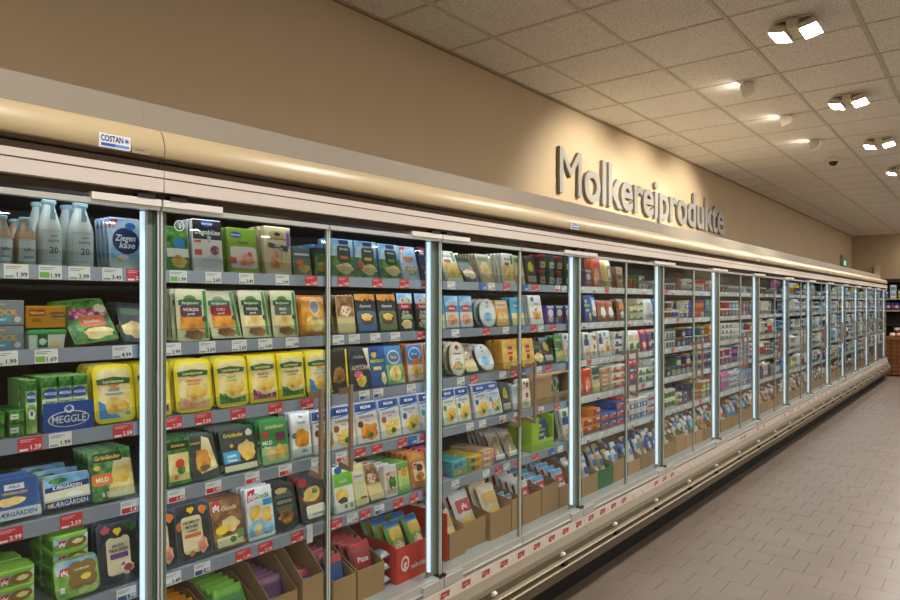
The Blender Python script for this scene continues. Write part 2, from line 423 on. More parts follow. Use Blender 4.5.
def make_case(ci, y0, y1):
    n2 = round((y1 - y0) / (2*DW)); nm = ['leftmost', 'second', 'third', 'fourth', 'fifth', 'farthest'][ci]
    c = empty('refrigerated_case', (-2.33, y0, 0), '%s beige refrigerated wall case with %d pairs of glass doors' % (nm, n2), 'refrigerator', 'refrigerated dairy cases')
    a, b = y0 + .0015, y1 - .0015
    built('canopy', MB().extr(canopy_prof, a, b, BEIGE), c, 35)
    built('underside_shade', MB().extr([(1.838,2.0272),(1.90,2.0196),(1.90,2.0165),(1.838,2.0252)], a, b, BROWN), c)  # brown strip that paints in the shade below the canopy
    built('canopy_panel', MB().extr([(1.952,2.10),(1.956,2.213),(1.99,2.215),(1.99,2.10)], y0+.0002, y1-.0002, GREY), c)
    built('roof_panel', MB().box(-2.85, -1.905, a, b, 2.02, 2.07, GREY), c)
    f = built('fascia', MB().extr([(1.832,1.932),(1.832,1.969),(1.834,1.971),(1.832,1.973),(1.832,1.993),(1.862,1.993),(1.862,1.932)], a, b, PINK), c)
    built('fascia_groove', MB().box(-1.8335, -1.8312, a, b, 1.9698, 1.9722, BROWN), f)
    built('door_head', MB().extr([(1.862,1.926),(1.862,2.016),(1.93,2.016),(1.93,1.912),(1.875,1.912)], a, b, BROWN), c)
    built('base', MB().extr(bump_prof, a, b, BUMP), c, 25)
    built('bumper_panel', MB().extr(panel_prof, a, b, mat('6C624F', .5, noise=.04, scale=6)), c)
    built('plinth', MB().box(-2.80, -1.89, a, b, 0, .30, DARK), c)
    built('bumper_rail', MB().extr([(1.766,.274),(1.762,.268),(1.768,.262),(1.792,.262),(1.792,.274)], a, b, mat('B4A88F', .3, .3)), c)
    built('bumper_rail', MB().extr([(1.766,.236),(1.762,.230),(1.768,.225),(1.792,.225),(1.792,.236)], a, b, mat('B4A88F', .3, .3)), c)
    ts = built('ticket_strip', MB().extr([(1.822,.348),(1.830,.404),(1.836,.404),(1.836,.348)], a, b, mat('CFC6BA', .4, noise=.03)), c)
    built('front_sill', MB().box(-1.93, -1.835, a, b, .36, .41, GREY), c)
    built('deck', MB().box(-2.78, -1.92, a, b, .38, DECK_Z, SHELF), c)
    built('back_panel', MB().box(-2.86, -2.76, a, b, .38, 1.99, INNER), c)
    built('ceiling_panel', MB().box(-2.78, -1.92, a, b, 1.955, 1.99, INNER), c)
    built('top_fill', MB().box(-1.955, -1.935, a+.02, b-.02, 1.925, 1.94, TOPFILL), c)  # added fill light, hidden behind the door head, brightens the products
    for e in ([a] if ci == 0 else []) + ([b-.03] if ci == 5 else []): built('end_panel', MB().box(-2.86, -1.86, e, e+.03, .0, 2.10, GREY), c)
    # doors
    for k in range(2*n2):
        ya = y0 + k*DW; left = k % 2 == 0
        dr = put('glass_door', DOOR['pane'], c, (-DG+2.33, ya - y0 + .003, 0))
        put('bottom_rail', DOOR['rail'], dr)
        hy = 0 if left else DW - .006
        def end(n, key, wid, x=0): put(n, DOOR[key], dr, (x, 0 if left else DW - .006 - wid, 0))
        put('top_rail', DOOR['top'], dr)
        end('hinge_shoe', 'shoe', .13); end('hinge_cover', 'cover', .19); end('hinge_pin', 'pin', .02)
        put('door_catch', DOOR['catch'], dr, (0, .02 if left else DW-.075, 0))
        put('edge_profile', DOOR['prof'], dr); p_ = put('edge_profile', DOOR['prof'], dr, (0, DW-.006, 0)); p_.scale = (1, -1, 1)
        put('handle', HANDLE, dr, (0, DW-.072 if left else .066, 0))
        if abs(ya - YB) < .01: put('number_sticker', circ_no('1'), dr, (.0012, .055, 1.845))
    # posts between door pairs with LED strips on both sides
    for k in range(n2 + 1):
        yp = y0 + k*2*DW
        w0, w1 = (.0005 if k == 0 else -.028), (-.0005 if k == n2 else .028)
        p = built('door_post', MB().extr([(1.872,.41),(1.872,1.93),(1.915,1.93),(1.915,.41)], yp+w0, yp+w1, POST), c)
        for s in (-1, 1):
            if (s < 0 and k == 0) or (s > 0 and k == n2): continue
            led = MB(); y = yp + s*.0285
            led.extr([(1.886,.47),(1.886,1.88),(1.902,1.88),(1.902,.47)], min(y, y+s*.0065), max(y, y+s*.0065), LED)
            built('led_strip', led, p)
    # shelves
    for si, z in enumerate(SHELF_Z):
        sh = built('shelf', MB().box(-2.62, -DS, a+.03 if ci == 0 else a, b, z-.022, z, SHELF), c)
        built('price_rail', MB().extr([(DS-.002,z-.034),(DS+.0,z+.004),(DS+.008,z+.004),(DS+.008,z-.034)], a, b, RAIL if ci < 2 else RAIL_LIT), sh)
        built('front_guard', MB().box(-DS-.016, -DS-.013, a, b, z, z+.045, GUARD), sh)
        built('under_panel', MB().box(-2.62, -DS-.035, a, b, z-.031, z-.022, mat('8A8474', .5)), sh)
        built('shelf_fill', MB().box(-DS-.022, -DS-.012, a+.02, b-.02, z-.030, z-.0235, SHFILL), sh)  # added fill light out of sight behind the rail, lifts dim packs
        sh['level'] = si
    # bumper studs and slots, one per door
    for k in range(2*n2):
        ym = y0 + (k+.45)*DW
        built('stud', MB().extr([(1.764,.298),(1.760,.305),(1.764,.312),(1.785,.314),(1.785,.294)], ym-.012, ym+.012, WHITE), c)
        built('slot', MB().extr([(1.764,.240),(1.764,.258),(1.79,.258),(1.79,.240)], ym+.004, ym+.045, BLK), c)
    cases.append(c); return c, ts
STRIPS = {}
for ci, (y0, y1) in enumerate(MODS):
    c, ts = make_case(ci, y0, y1); STRIPS[ci] = ts
def case_at(y):
    for ci, (a, b) in enumerate(MODS):
        if a <= y < b: return ci
    return None
# maker's badges on the canopy
def badge(y):
    y2 = y + .082
    c = cases[case_at(y)]; w = y2 - y; z0, h, x = 2.030, .036, -1.8255
    def q(mb, a, b, c0, c1, k, o=.0004): mb.add([(x+o, y+a*w, z0+c0*h), (x+o, y+b*w, z0+c0*h), (x+o, y+b*w, z0+c1*h), (x+o, y+a*w, z0+c1*h)], [(0,1,2,3)], k)
    o = built('maker_badge', MB().box(-1.834, x, y, y2, z0, z0+h, mat('EEF0F2', .35)), c)
    p = MB(); tv, tf = text2d('COSTAN', .03); wx = max(v[0] for v in tv); sx_ = .72*w/wx; s = .42*h/CAP
    p.add([(x+.0006, y+.04*w+v[0]*sx_, z0+.46*h+v[1]*s) for v in tv], tf, '14307E')
    for k in range(4):
        a = k*pi/4; cx, cz, r, e = y+.88*w, z0+.67*h, .0075, .0008; dx, dz = cos(a), sin(a)
        p.add([(x+.0006, cx-dx*r-dz*e, cz-dz*r+dx*e), (x+.0006, cx+dx*r-dz*e, cz+dz*r+dx*e), (x+.0006, cx+dx*r+dz*e, cz+dz*r-dx*e), (x+.0006, cx-dx*r+dz*e, cz-dz*r-dx*e)], [(0,1,2,3)], '2A5AB8')
    q(p, .05, .5, .1, .32, '1C50B4'); q(p, .5, .96, .1, .32, '5A96D8'); built('lettering', p, o)
    o2 = built('type_plate', MB().box(-1.834, x-.0004, y2+.004, y2+.054, z0-.002, z0+.016, mat('9F9178', .5)), c)
    built('print_line', MB().box(x-.0006, x, y2+.012, y2+.04, z0+.007, z0+.009, mat('4A4236')), o2)
for y in (y_at(99, 1.827), y_at(571, 1.827), 7.08, 10.83): badge(y)

# ---------------------------------------------------------------- price cards (share meshes)
def card_mesh(kind, price, w=.056, h=.036):
    mb = MB(); x = .0007
    bg = {'w': 'EEF0F4', 'r': 'D8404E', 'b': '2468C4', 'x': 'EEF0F4', 'n': 'EEF0F4', 'g': 'EEF0F4'}[kind]
    def q(a, b, c, d, k, o=x+.0003): mb.add([(o, a, c), (o, b, c), (o, b, d), (o, a, d)], [(0,1,2,3)], k)
    mb.box(0, x, -w/2, w/2, 0, h, bg)
    fg = {'w': '1E2228', 'r': 'FFFFFF', 'b': 'FFFFFF', 'x': 'FFFFFF', 'n': '1A3A78', 'g': '1E2228'}[kind]
    if kind == 'x': q(-w*.44, w*.46, h*.06, h*.46, 'D02C40')
    if kind == 'n': q(-w*.44, w*.46, h*.06, h*.44, '2C5A98'); fg = 'FFFFFF'
    if kind == 'g': q(-w*.46, -w*.05, h*.1, h*.5, '7FBF5A')
    q(-w*.42, w*.2, h*.80, h*.85, '8A8E98' if bg != 'D8404E' else 'F4C8CC'); q(-w*.42, w*.05, h*.68, h*.73, '8A8E98' if bg != 'D8404E' else 'F4C8CC')
    if kind in 'wr': q(-w*.45, -w*.1, h*.06, h*.2, '9AA0AC' if kind == 'w' else 'F0F0F2')
    tv, tf = text2d(price, .02); s = h*.30/CAP; wx = max(v[0] for v in tv)*s
    mb.add([(x+.0006, w*.44 - wx + v[0]*s, h*.12 + v[1]*s) for v in tv], tf, fg)
    return mb.mesh('price_card')
CARDS = {}
def card(kind, price):
    if (kind, price) not in CARDS: CARDS[kind, price] = card_mesh(kind, price)
    return CARDS[kind, price]
shelf_of = {}
for c in cases:
    for ch in c.children:
        if ch.name.split('.')[0] == 'shelf': shelf_of[cases.index(c), ch['level']] = ch; del ch['level']
def price_card(si, y, kind, price):
    ci = case_at(y)
    if ci is None: return
    if min(y - MODS[ci][0], MODS[ci][1] - y) < .03: return
    sh = shelf_of[ci, si]
    put('price_card', card(kind, price), sh, (-DS+2.33+.0025, y - MODS[ci][0], SHELF_Z[si]-.033), (0, R(-2), 0))
PR = ['1.99', '2.99', '1.29', '2.59', '4.99', '1.69', '3.49', '0.99', '2.79', '1.49']
NEAR_CARDS = {
 0: [(16,'w','1.99'),(50,'g','1.99'),(79,'w','2.99'),(112,'w','3.49'),(136,'r','2.79'),(178,'g','1.99'),(213,'w','2.69'),(246,'w','3.49'),(282,'w','2.99'),(311,'r','1.69'),(343,'r','1.99'),(377,'r','1.99'),(404,'r','2.49'),(426,'r','1.79')],
 1: [(5,'w','1.99'),(46,'g','1.69'),(122,'w','4.99'),(172,'w','2.99'),(207,'w','2.69'),(239,'w','2.69'),(265,'w','3.49'),(292,'w','1.99'),(338,'w','1.99'),(354,'w','2.59'),(375,'w','2.59'),(395,'w','2.29'),(421,'r','1.99')],
 2: [(30,'r','1.29'),(60,'w','1.99'),(123,'r','2.59'),(173,'r','2.59'),(203,'r','2.59'),(238,'r','2.59'),(275,'r','2.29'),(307,'r','2.29'),(364,'n','2.49'),(378,'n','2.49'),(411,'w','1.99'),(428,'w','1.99')],
 3: [(10,'r','2.99'),(71,'r','2.59'),(130,'x','1.45'),(176,'x','1.49'),(213,'x','1.49'),(252,'x','1.49'),(285,'x','1.99'),(317,'w','2.59'),(341,'x','2.49'),(360,'r','1.59'),(377,'r','1.59'),(402,'r','1.59'),(412,'b','1.99'),(424,'r','1.59')],
 4: [(20,'r','1.79'),(126,'n','1.99'),(172,'w','2.49'),(202,'n','2.49'),(243,'r','1.19'),(265,'r','2.19'),(297,'r','1.29'),(336,'r','1.69'),(352,'w','1.99'),(365,'r','2.49'),(379,'n','1.99'),(398,'r','1.99'),(414,'r','1.99'),(427,'r','1.99')]}
for si, L in NEAR_CARDS.items():
    for u, k, p in L: price_card(si, y_at(u, DS), k, p)
rc = random.Random(3)
for si in range(5):
    y = 2.30
    while y < 12.2:
        t = ((y - YB) % 1.25)
        if .06 < t < 1.19: price_card(si, y, rc.choice('wwwrrrxb' if y < 3.5 else 'wwwrnx'), rc.choice(PR))
        y += rc.choice((.075, .1, .13, .17, .24)) * (1 if y < 5 else 1.5)
# one long white paper tongue hanging over the lowest rail
ci = 1; built('paper_tongue', MB().box(-DS+.003, -DS+.005, y_at(309, DS)-.013, y_at(309, DS)+.013, .76, .825, mat('F2F2F2')), shelf_of[1, 4])
# red promotion squares on the ticket strip under the doors
sq = MB().box(0, .0012, -.028, .028, -.022, .022, 'B83A40').add([(.0015,-.004,-.012),(.0015,.022,-.012),(.0015,.022,-.003),(.0015,-.004,-.003)], [(0,1,2,3)], 'F2E4E0').add([(.0015,-.022,.006),(.0015,.012,.006),(.0015,.012,.010),(.0015,-.022,.010)], [(0,1,2,3)], 'F2D8D4').mesh('promo_ticket')
sq2 = MB().box(0, .0012, -.024, .024, -.02, .02, 'E8E0D6').add([(.0015,-.016,-.01),(.0015,.016,-.01),(.0015,.016,-.004),(.0015,-.016,-.004)], [(0,1,2,3)], '6A6460').mesh('plain_ticket')
y = 1.05
while y < 16.9:
    k = case_at(y)
    if min(y - MODS[k][0], MODS[k][1] - y) < .032: y += .04; continue
    red = y < 4.05 or rc.random() < .35
    put('promo_ticket' if red else 'plain_ticket', sq if red else sq2, STRIPS[k], (-1.826+2.33+.0012, y - MODS[k][0], .376), (0, R(8), 0))
    y += .148 if y < 4.05 else rc.choice((.11, .15, .22))
# ------------------------------------------------------------------ packages
def rrect(w, h, r, n=4, cx=0, cz=None):
    cz = h/2 if cz is None else cz; r = min(r, w/2-1e-4, h/2-1e-4); o = []
    for qx, qz, a0 in ((1,-1,-pi/2),(1,1,0),(-1,1,pi/2),(-1,-1,pi)):
        for i in range(n+1):
            a = a0 + i*pi/2/n; o.append((cx + qx*(w/2-r) + r*cos(a), cz + qz*(h/2-r) + r*sin(a)))
    return o
class Face:
    """flat or bulged front face w x h; prints go on it layer by layer"""
    def __init__(s, w, h, y, bulge=0.0, z0=0.0): s.w, s.h, s.y, s.b, s.z0, s.k = w, h, y, bulge, z0, 0
    def at(s, x, z, lay):
        y = s.y
        if s.b:
            a, c = 2*x-1, 2*z-1; y -= s.b*max(0, 1-a**4)**.5*max(0, 1-c**4)**.5
        return ((x-.5)*s.w, y - .00025*(lay+1) - (.0016 if s.b else 0), s.z0 + z*s.h)
    def pr(s, mb, items):
        for it in items:
            k, L = it[0], s.k
            if k == 'r':
                x0, z0, x1, z1, c = it[1:6]; n = 8 if s.b else 1
                vs = [s.at(x0+(x1-x0)*i/n, z0+(z1-z0)*j/n, L) for j in range(n+1) for i in range(n+1)]
                mb.add(vs, [(j*(n+1)+i, j*(n+1)+i+1, (j+1)*(n+1)+i+1, (j+1)*(n+1)+i) for j in range(n) for i in range(n)], c)
            elif k == 'e' or k == 'b':
                cx, cz, rx, rz, c = it[1:6]; n = 18; rr = random.Random(str(it))
                ks = [1 + (rr.uniform(-.18, .18) if k == 'b' else 0) for i in range(n)]
                vs = [s.at(cx, cz, L)] + [s.at(cx+rx*q*ks[i]*cos(2*pi*i/n), cz+rz*q*ks[i]*sin(2*pi*i/n), L) for q in (.5, 1) for i in range(n)]
                mb.add(vs, [(0, 1+i, 1+(i+1) % n) for i in range(n)] + [(1+i, 1+n+i, 1+n+(i+1) % n, 1+(i+1) % n) for i in range(n)], c)
            elif k == 'p':
                vs = [s.at(x, z, L) for x, z in it[1]]; mb.add(vs, [tuple(range(len(vs)))], it[2])
            elif k == 'q':                                  # rounded panel
                x0, z0, x1, z1, c = it[1:6]
                pts = rrect((x1-x0)*s.w, (z1-z0)*s.h, .18*min((x1-x0)*s.w, (z1-z0)*s.h), 4, 0, 0)
                n = len(pts); vs = [s.at((x0+x1)/2, (z0+z1)/2, L)] + [s.at((x0+x1)/2 + q*a/s.w, (z0+z1)/2 + q*b/s.h, L) for q in (.35, .7, 1) for a, b in pts]
                mb.add(vs, [(0, 1+i, 1+(i+1) % n) for i in range(n)] + [(1+j*n+i, 1+(j+1)*n+i, 1+(j+1)*n+(i+1) % n, 1+j*n+(i+1) % n) for j in (0, 1) for i in range(n)], c)
            elif k == 't':
                cx, cz, hh, txt, c = it[1:6]; mw = it[6] if len(it) > 6 else .9; sh = it[7] if len(it) > 7 else 0
                tv, tf = text2d(txt, .02, sh); a = min(v[0] for v in tv); b = max(v[0] for v in tv)
                sc = hh*s.h/CAP; sx = min(sc, mw*s.w/(b-a))
                vs = [s.at(cx + (v[0]-(a+b)/2)*sx/s.w, cz + (v[1]-CAP/2)*sc/s.h, L) for v in tv]; mb.add(vs, tf, c)
            s.k += 1
        return mb
def slab(w, h, t, r, c, edge=None):
    mb = MB(); R_ = lambda k, y: [(x*k, y, (z-h/2)*k+h/2) for x, z in rrect(w, h, r)]
    b = min(.003, t*.3); k = 1-2*b/w
    mb.loft([R_(k, -t/2), R_(1, -t/2+b)], c, True, False); mb.loft([R_(1, -t/2+b), R_(1, t/2-b), R_(k, t/2)], edge or c, False, True)
    return mb
def tray(w, h, t, r, c, body='~'):
    """thermoformed pack: flat printed flange in front, tapered well behind"""
    mb = MB(); R_ = lambda k, y: [(x*k, y, (z-h/2)*k+h/2) for x, z in rrect(w, h, r)]
    mb.loft([R_(1, -t/2), R_(1, -t/2+.002)], c); mb.loft([R_(.9, -t/2+.002), R_(.84, t/2)], body, False, True)
    return mb
def pillow(w, h, t, c, n=8, back=None):
    mb = MB(); vs = []
    def th(x, z): return t/2*max(0, 1-abs(2*x-1)**3)**.5*max(0, 1-abs(2*z-1)**4)**.5
    for sgn in (-1, 1):
        for j in range(n+1):
            for i in range(n+1):
                x, z = i/n, j/n
                wob = .0012*sin(9*x+5*z+sgn)*(0 < i < n)
                vs.append(((x-.5)*w*(1-.03*sin(pi*z)), sgn*(th(x, z)+.0008) + wob, z*h))
    N = (n+1)**2
    f0 = [(j*(n+1)+i, j*(n+1)+i+1, (j+1)*(n+1)+i+1, (j+1)*(n+1)+i) for j in range(n) for i in range(n)]
    mb.add(vs, f0 + [tuple(N+a for a in f[::-1]) for f in f0] , c)
    return mb
def box_(w, h, t, c, top=None):
    mb = slab(w, h, t, .0015, c); return mb
def tub(w, h, t, c, lid, lidh=.012):
    mb = MB(); R_ = lambda k, z: [(x*k, y*k, z) for x, y in rrect(w, t, min(w, t)*.22, 4, 0, 0)]
    mb.loft([R_(.86, 0), R_(.95, h-lidh)], c, True, False)
    return mb
def tub_lid(w, h, t, lid, lidh=.012):
    mb = MB(); R_ = lambda k, z: [(x*k, y*k, z) for x, y in rrect(w, t, min(w, t)*.22, 4, 0, 0)]
    mb.loft([R_(.97, h-lidh-.001), R_(1, h-lidh+.001), R_(1, h-.003), R_(.97, h)], lid); return mb

DES = {}
LOGO = lambda x, z, s, a=1.0: [('p', [(x-s, z-s*.9*a), (x+s*.6, z-s*.6*a), (x+s, z+s*a), (x-s*.7, z+s*.8*a)], 'CC2430'), ('t', x, z, s*.9*a, 'g&g', 'FFFFFF', s*1.4)]
def D(key, name, cat, desc, shape, w, h, t, base, pr, part=('body', 'print'), **kw):
    """a kind of package: list of (part name, mesh)"""
    parts = []
    if shape == 'tray' and name == 'cheese_pack': name, cat = 'cheese_tray', 'cheese tray'
    if shape == 'slab': mb = slab(w, h, t, kw.get('r', .006), base, kw.get('edge')); f = Face(w, h, -t/2)
    elif shape == 'tray': mb = tray(w, h, t, kw.get('r', .018), base, kw.get('well', '~')); f = Face(w, h, -t/2)
    elif shape == 'pillow': mb = pillow(w, h, t, base); f = Face(w, h, 0, t/2)
    elif shape == 'tub': mb = tub(w, h, t, base, kw['lid']); f = Face(w*.9, h*.8, -t*.475, 0)
    elif shape == 'bottle':
        pf = kw['prof']; mb = MB().lathe(pf, base, 18); f = None
    parts.append([part[0], mb.mesh(part[0], 40 if shape in ('bottle', 'tub', 'pillow') else None)])
    if f and pr: parts.append([part[1], f.pr(MB(), pr).mesh(part[1])])
    if shape == 'tub':
        parts.append(['lid', tub_lid(w, h, t, kw['lid']).mesh('lid')])
    for nm, m in kw.get('extra', ()): parts.append([nm, m.mesh(nm, 40)])
    DES[key] = dict(name=name, cat=cat, desc=desc, parts=parts, w=w, h=h, t=t)

# --- bottles
def bottle(key, hh, r, milk, desc, big):
    pf = [(r*.92, 0), (r, .006), (r, hh*.52), (r*.93, hh*.62), (r*.6, hh*.8), (r*.47, hh*.88), (r*.47, hh*.95)]
    cap = MB().lathe([(r*.55, hh*.93), (r*.58, hh*.945), (r*.58, hh*.985), (r*.5, hh)], 'A8CCD6', 16)
    n = 8; lab = MB(); z0, z1 = hh*.08, hh*.54; R1 = r+.0006
    def band(z0, z1, a0, a1, k, rr):
        vs = []
        for i in range(n+1):
            a = -pi/2 + a0 + (a1-a0)*i/n
            vs += [(rr*cos(a), rr*sin(a), z0), (rr*cos(a), rr*sin(a), z1)]
        lab.add(vs, [(2*i, 2*i+2, 2*i+3, 2*i+1) for i in range(n)], k)
    band(z0, z1, -.95, .95, 'B9D8DC', R1); band(z0+.004, z1-.004, -.86, .86, 'DCE8E6', R1+.0004)
    def wrap(txt, zc, th, col, mw):
        tv, tf = text2d(txt, .02); wx = max(v[0] for v in tv); s = min(th/CAP, mw/wx)
        lab.add([((R1+.001)*sin((v[0]-wx/2)*s/r), -(R1+.001)*cos((v[0]-wx/2)*s/r), zc + v[1]*th/CAP) for v in tv], tf, col)
    if big: wrap('20', hh*.2, hh*.09, '3A6A78', r*1.1); wrap('SVETTE', hh*.36, hh*.035, '4A7A86', r*1.3); wrap('milch', hh*.44, hh*.03, '5A8A94', r)
    else: wrap('kaffee', hh*.3, hh*.06, '5A7A86', r*1.2); band(hh*.15, hh*.2, -.5, .5, '8FB4C0', R1+.0008)
    tie = MB().box(-r*.14, r*.14, -r*.72, -r*.66, hh*.78, hh*.92, '7FA4B4').box(-r*.2, r*.2, -r*.80, -r*.72, hh*.70, hh*.80, '9DBCC6')
    D(key, 'glass_bottle', 'bottle', desc, 'bottle', 2*r, hh, 2*r, milk, None, prof=pf, extra=[('cap', cap), ('label', lab), ('paper_tie', tie)])
bottle('milkb', .182, .034, 'DDE6DE', 'tall glass bottle of white milk', True)
bottle('coffb', .128, .029, 'B99A74', 'small glass bottle of tan drink', False)

D('goat', 'cheese_pack', 'cheese pack', 'pale blue goat cheese pack', 'tray', .098, .15, .02, 'C9DCE8', [
  ('r', .03, .03, .97, .97, '*sky'), ('r', .03, .03, .97, .2, 'C8D8C0'), ('e', .52, .54, .40, .26, '1E2F66'), ('e', .68, .84, .16, .07, '3A78C0'),
  ('t', .5, .60, .12, 'Ziegen', 'F4F8FF', .62, .3), ('t', .54, .46, .12, 'käse', 'F4F8FF', .5, .3), ('b', .4, .22, .16, .05, 'F0EEDC'), ('e', .3, .16, .06, .04, 'E8D040')] + LOGO(.18, .87, .13, .7), r=.01)
D('block', 'tofu_box', 'box', 'grey carton with yellow lettering', 'slab', .10, .064, .08, '7E8890', [
  ('t', .5, .52, .22, 'BLOCK', 'F2B62A', .8), ('q', .28, .14, .66, .36, '38A8CC'), ('t', .47, .25, .1, 'natur', 'E8F4FA', .3), ('e', .84, .24, .08, .12, 'C8CCD0'), ('t', .5, .84, .08, 'BIO', 'E0C060', .3)], r=.003)
D('mustard', 'cheese_box', 'box', 'dark mustard yellow carton', 'slab', .105, .058, .07, 'B07C12', [
  ('q', .06, .55, .44, .85, '8A3418'), ('t', .25, .7, .14, 'Halloumi', 'F0C860', .32), ('t', .25, .36, .12, 'GRILL', '3A2410', .34), ('b', .72, .55, .2, .2, '*board'), ('r', .56, .5, .9, .54, '2A1A0C'), ('r', .54, .66, .86, .7, '2A1A0C'), ('r', .9, .02, .98, .98, '3F5A1C')], r=.003)
D('ftub', 'cream_cheese_tub', 'tub', 'white tub with green lid', 'tub', .108, .052, .07, 'E4EBDD', [
  ('r', .24, .1, .5, .95, '2C5A3C'), ('b', .37, .5, .1, .22, 'D8E8D8'), ('b', .72, .35, .17, .18, '*cheese'), ('r', .02, .02, .2, .9, 'CBE0C8')], lid='3FA05A')
D('slant', 'cheese_pack', 'cheese pack', 'green and red cheese pack with orange label', 'tray', .15, .15, .022, '6E8A54', [
  ('r', .03, .03, .97, .97, '*herb'), ('r', .03, .55, .97, .8, '*berry'), ('q', .3, .36, .85, .6, 'E0752A'), ('t', .57, .48, .07, 'Scheiben', 'F8E8D0', .45), ('b', .6, .2, .32, .13, '*slice'), ('b', .85, .75, .14, .1, 'D8D0A0')], r=.01)
D('dgreen', 'cheese_pack', 'cheese pack', 'dark green cheese pack with pale slices', 'tray', .11, .13, .02, '31503A', [
  ('r', .03, .03, .97, .97, '*dark'), ('b', .5, .3, .4, .2, '*slice'), ('r', .1, .68, .9, .85, '4F7A44'), ('b', .8, .55, .12, .1, 'B05040')], r=.01)
D('gbox', 'butter_box', 'box', 'small green carton with white stickers', 'slab', .06, .034, .06, '3F7A34', [('r', .04, .04, .96, .96, '*herb'), ('r', .1, .35, .6, .75, 'E8EDE8'), ('r', .16, .5, .5, .58, '5A6A5A')], r=.002)
D('herbbox', 'butter_stick_box', 'box', 'slim green and blue butter carton', 'slab', .044, .142, .04, '7FB25A', [
  ('r', .02, .02, .98, .98, '*meadow'), ('r', .02, .80, .98, .98, '*herb'), ('e', .5, .68, .44, .1, '2058A8'), ('t', .5, .68, .05, 'MEGGLE', 'F4F8FF', .7), ('r', .02, .5, .98, .58, 'D8E8C8'), ('b', .5, .36, .3, .1, 'E8F0E4'), ('e', .5, .38, .14, .05, '2A60B0'), ('t', .5, .53, .04, 'Kräuter', '2A5A2A', .8)], r=.002)
D('leer', 'cheese_pack', 'cheese pack', 'yellow tray pack of sliced cheese', 'tray', .132, .165, .026, 'EBD21C', [
  ('q', .07, .05, .93, .95, 'F0DC4A'), ('q', .11, .08, .89, .92, '*slice'), ('e', .5, .69, .16, .09, 'E8932A'), ('p', [(.1,.66),(.9,.66),(.92,.75),(.5,.79),(.08,.75)], '2C6A30'), ('t', .5, .71, .055, 'Leerdammer', 'F6E89A', .74),
  ('t', .5, .57, .055, 'LÉGER', '3A86B8', .5), ('t', .5, .5, .045, 'Käsescheiben', '3A86B8', .6), ('p', [(.1,.08),(.62,.08),(.3,.3),(.1,.4)], '3C8CC4'), ('b', .58, .26, .3, .12, '*cheese'), ('e', .8, .14, .06, .04, '7FB048')], r=.022, well='E8DFA0')
def leer_variant(k, col, txt, desc, shape='tray', fig='*board'):
    D(k, 'cheese_pack', 'cheese pack', desc, shape, .125, .165, .024, 'EBD21C', [
      ('q', .06, .05, .94, .95, 'F2DE50'), ('q', .11, .09, .89, .91, '*slice'), ('e', .5, .73, .16, .08, 'E8932A'), ('p', [(.1,.68),(.9,.68),(.92,.77),(.5,.81),(.08,.77)], '2C6A30'), ('t', .5, .735, .055, 'Leerdammer', 'F6E89A', .74),
      ('t', .5, .59, .05, txt, col, .6), ('t', .5, .53, .04, 'in Scheiben', col, .55), ('b', .56, .36, .3, .12, '*cheese'), ('p', [(.1,.08),(.9,.08),(.9,.2),(.5,.16),(.1,.3)], fig), ('b', .25, .2, .1, .07, fig)], r=.022 if shape == 'tray' else .006, well='E8DFA0')
leer_variant('leer_o', 'D8622C', 'ORIGINAL', 'yellow tray pack with orange print', fig='*ham')
leer_variant('leer_g', '4A9A48', 'LIGHT', 'yellow tray pack with green print', fig='*herb')
leer_variant('leer_p', '7A3A52', 'KRÄFTIG', 'yellow flat pack with plum print', 'slab', '*berry')
leer_variant('leer_k', '2E5A3A', 'CHARAKTER', 'yellow flat pack with dark green print', 'slab', '*herb')
D('kaerb', 'butter_tub', 'butter', 'blue lidded butter spread tub', 'tray', .115, .105, .05, '2B62A6', [
  ('q', .06, .28, .94, .94, '1F4F94'), ('t', .5, .76, .12, 'Ⅰ Ⅰ', 'D8E4F4', .2), ('r', .3, .7, .7, .84, 'E8ECF0'), ('t', .5, .77, .07, 'ARLA', '2B62A6', .3), ('t', .5, .62, .06, 'UNGESALZEN', 'E8C040', .6), ('b', .42, .42, .3, .1, '*slice'), ('r', 0, 0, 1, .24, 'D8DEE8'), ('t', .5, .12, .1, 'KÆRGÅRDEN', '1A2A6A', .86)], r=.015, well='D8E0E8')
D('kaer', 'butter_pack', 'butter', 'white and navy butter pack', 'slab', .125, .088, .07, 'DCE4E2', [
  ('r', .02, .55, .98, .98, '*sky'), ('b', .3, .82, .2, .08, '*herb'), ('r', .02, .24, .98, .58, 'E6E4CC'), ('p', [(.02,.5),(.98,.56),(.98,.74),(.02,.64)], '1D2C6E'), ('t', .5, .61, .1, 'KÆRGÅRDEN', 'F2F4FA', .8), ('b', .65, .36, .2, .09, 'F4F2EA'), ('r', 0, 0, 1, .22, '1D2C6E'), ('t', .52, .11, .13, 'KÆRGÅRDEN', 'F2F4FA', .8), ('e', .08, .11, .04, .06, 'E0C040')], r=.012)
D('grunl', 'cheese_pack', 'cheese pack', 'green cheese pack with orange label', 'tray', .13, .145, .022, '2F5A2C', [
  ('r', .02, .02, .98, .98, '*herb'), ('p', [(.35,.05),(.98,.02),(.98,.75),(.6,.8)], '*slice'), ('b', .72, .45, .22, .18, '*cheese'), ('q', .12, .74, .78, .92, '1E3A18'), ('t', .45, .83, .08, 'Grünländer', 'E8C840', .6), ('q', .04, .3, .5, .52, 'E27A2A'), ('t', .27, .41, .08, 'MILD', 'FFF0D8', .36), ('e', .18, .64, .08, .05, 'E8D030'), ('t', .5, .12, .08, '8 Scheiben', 'E8EED8', .6)], r=.008)
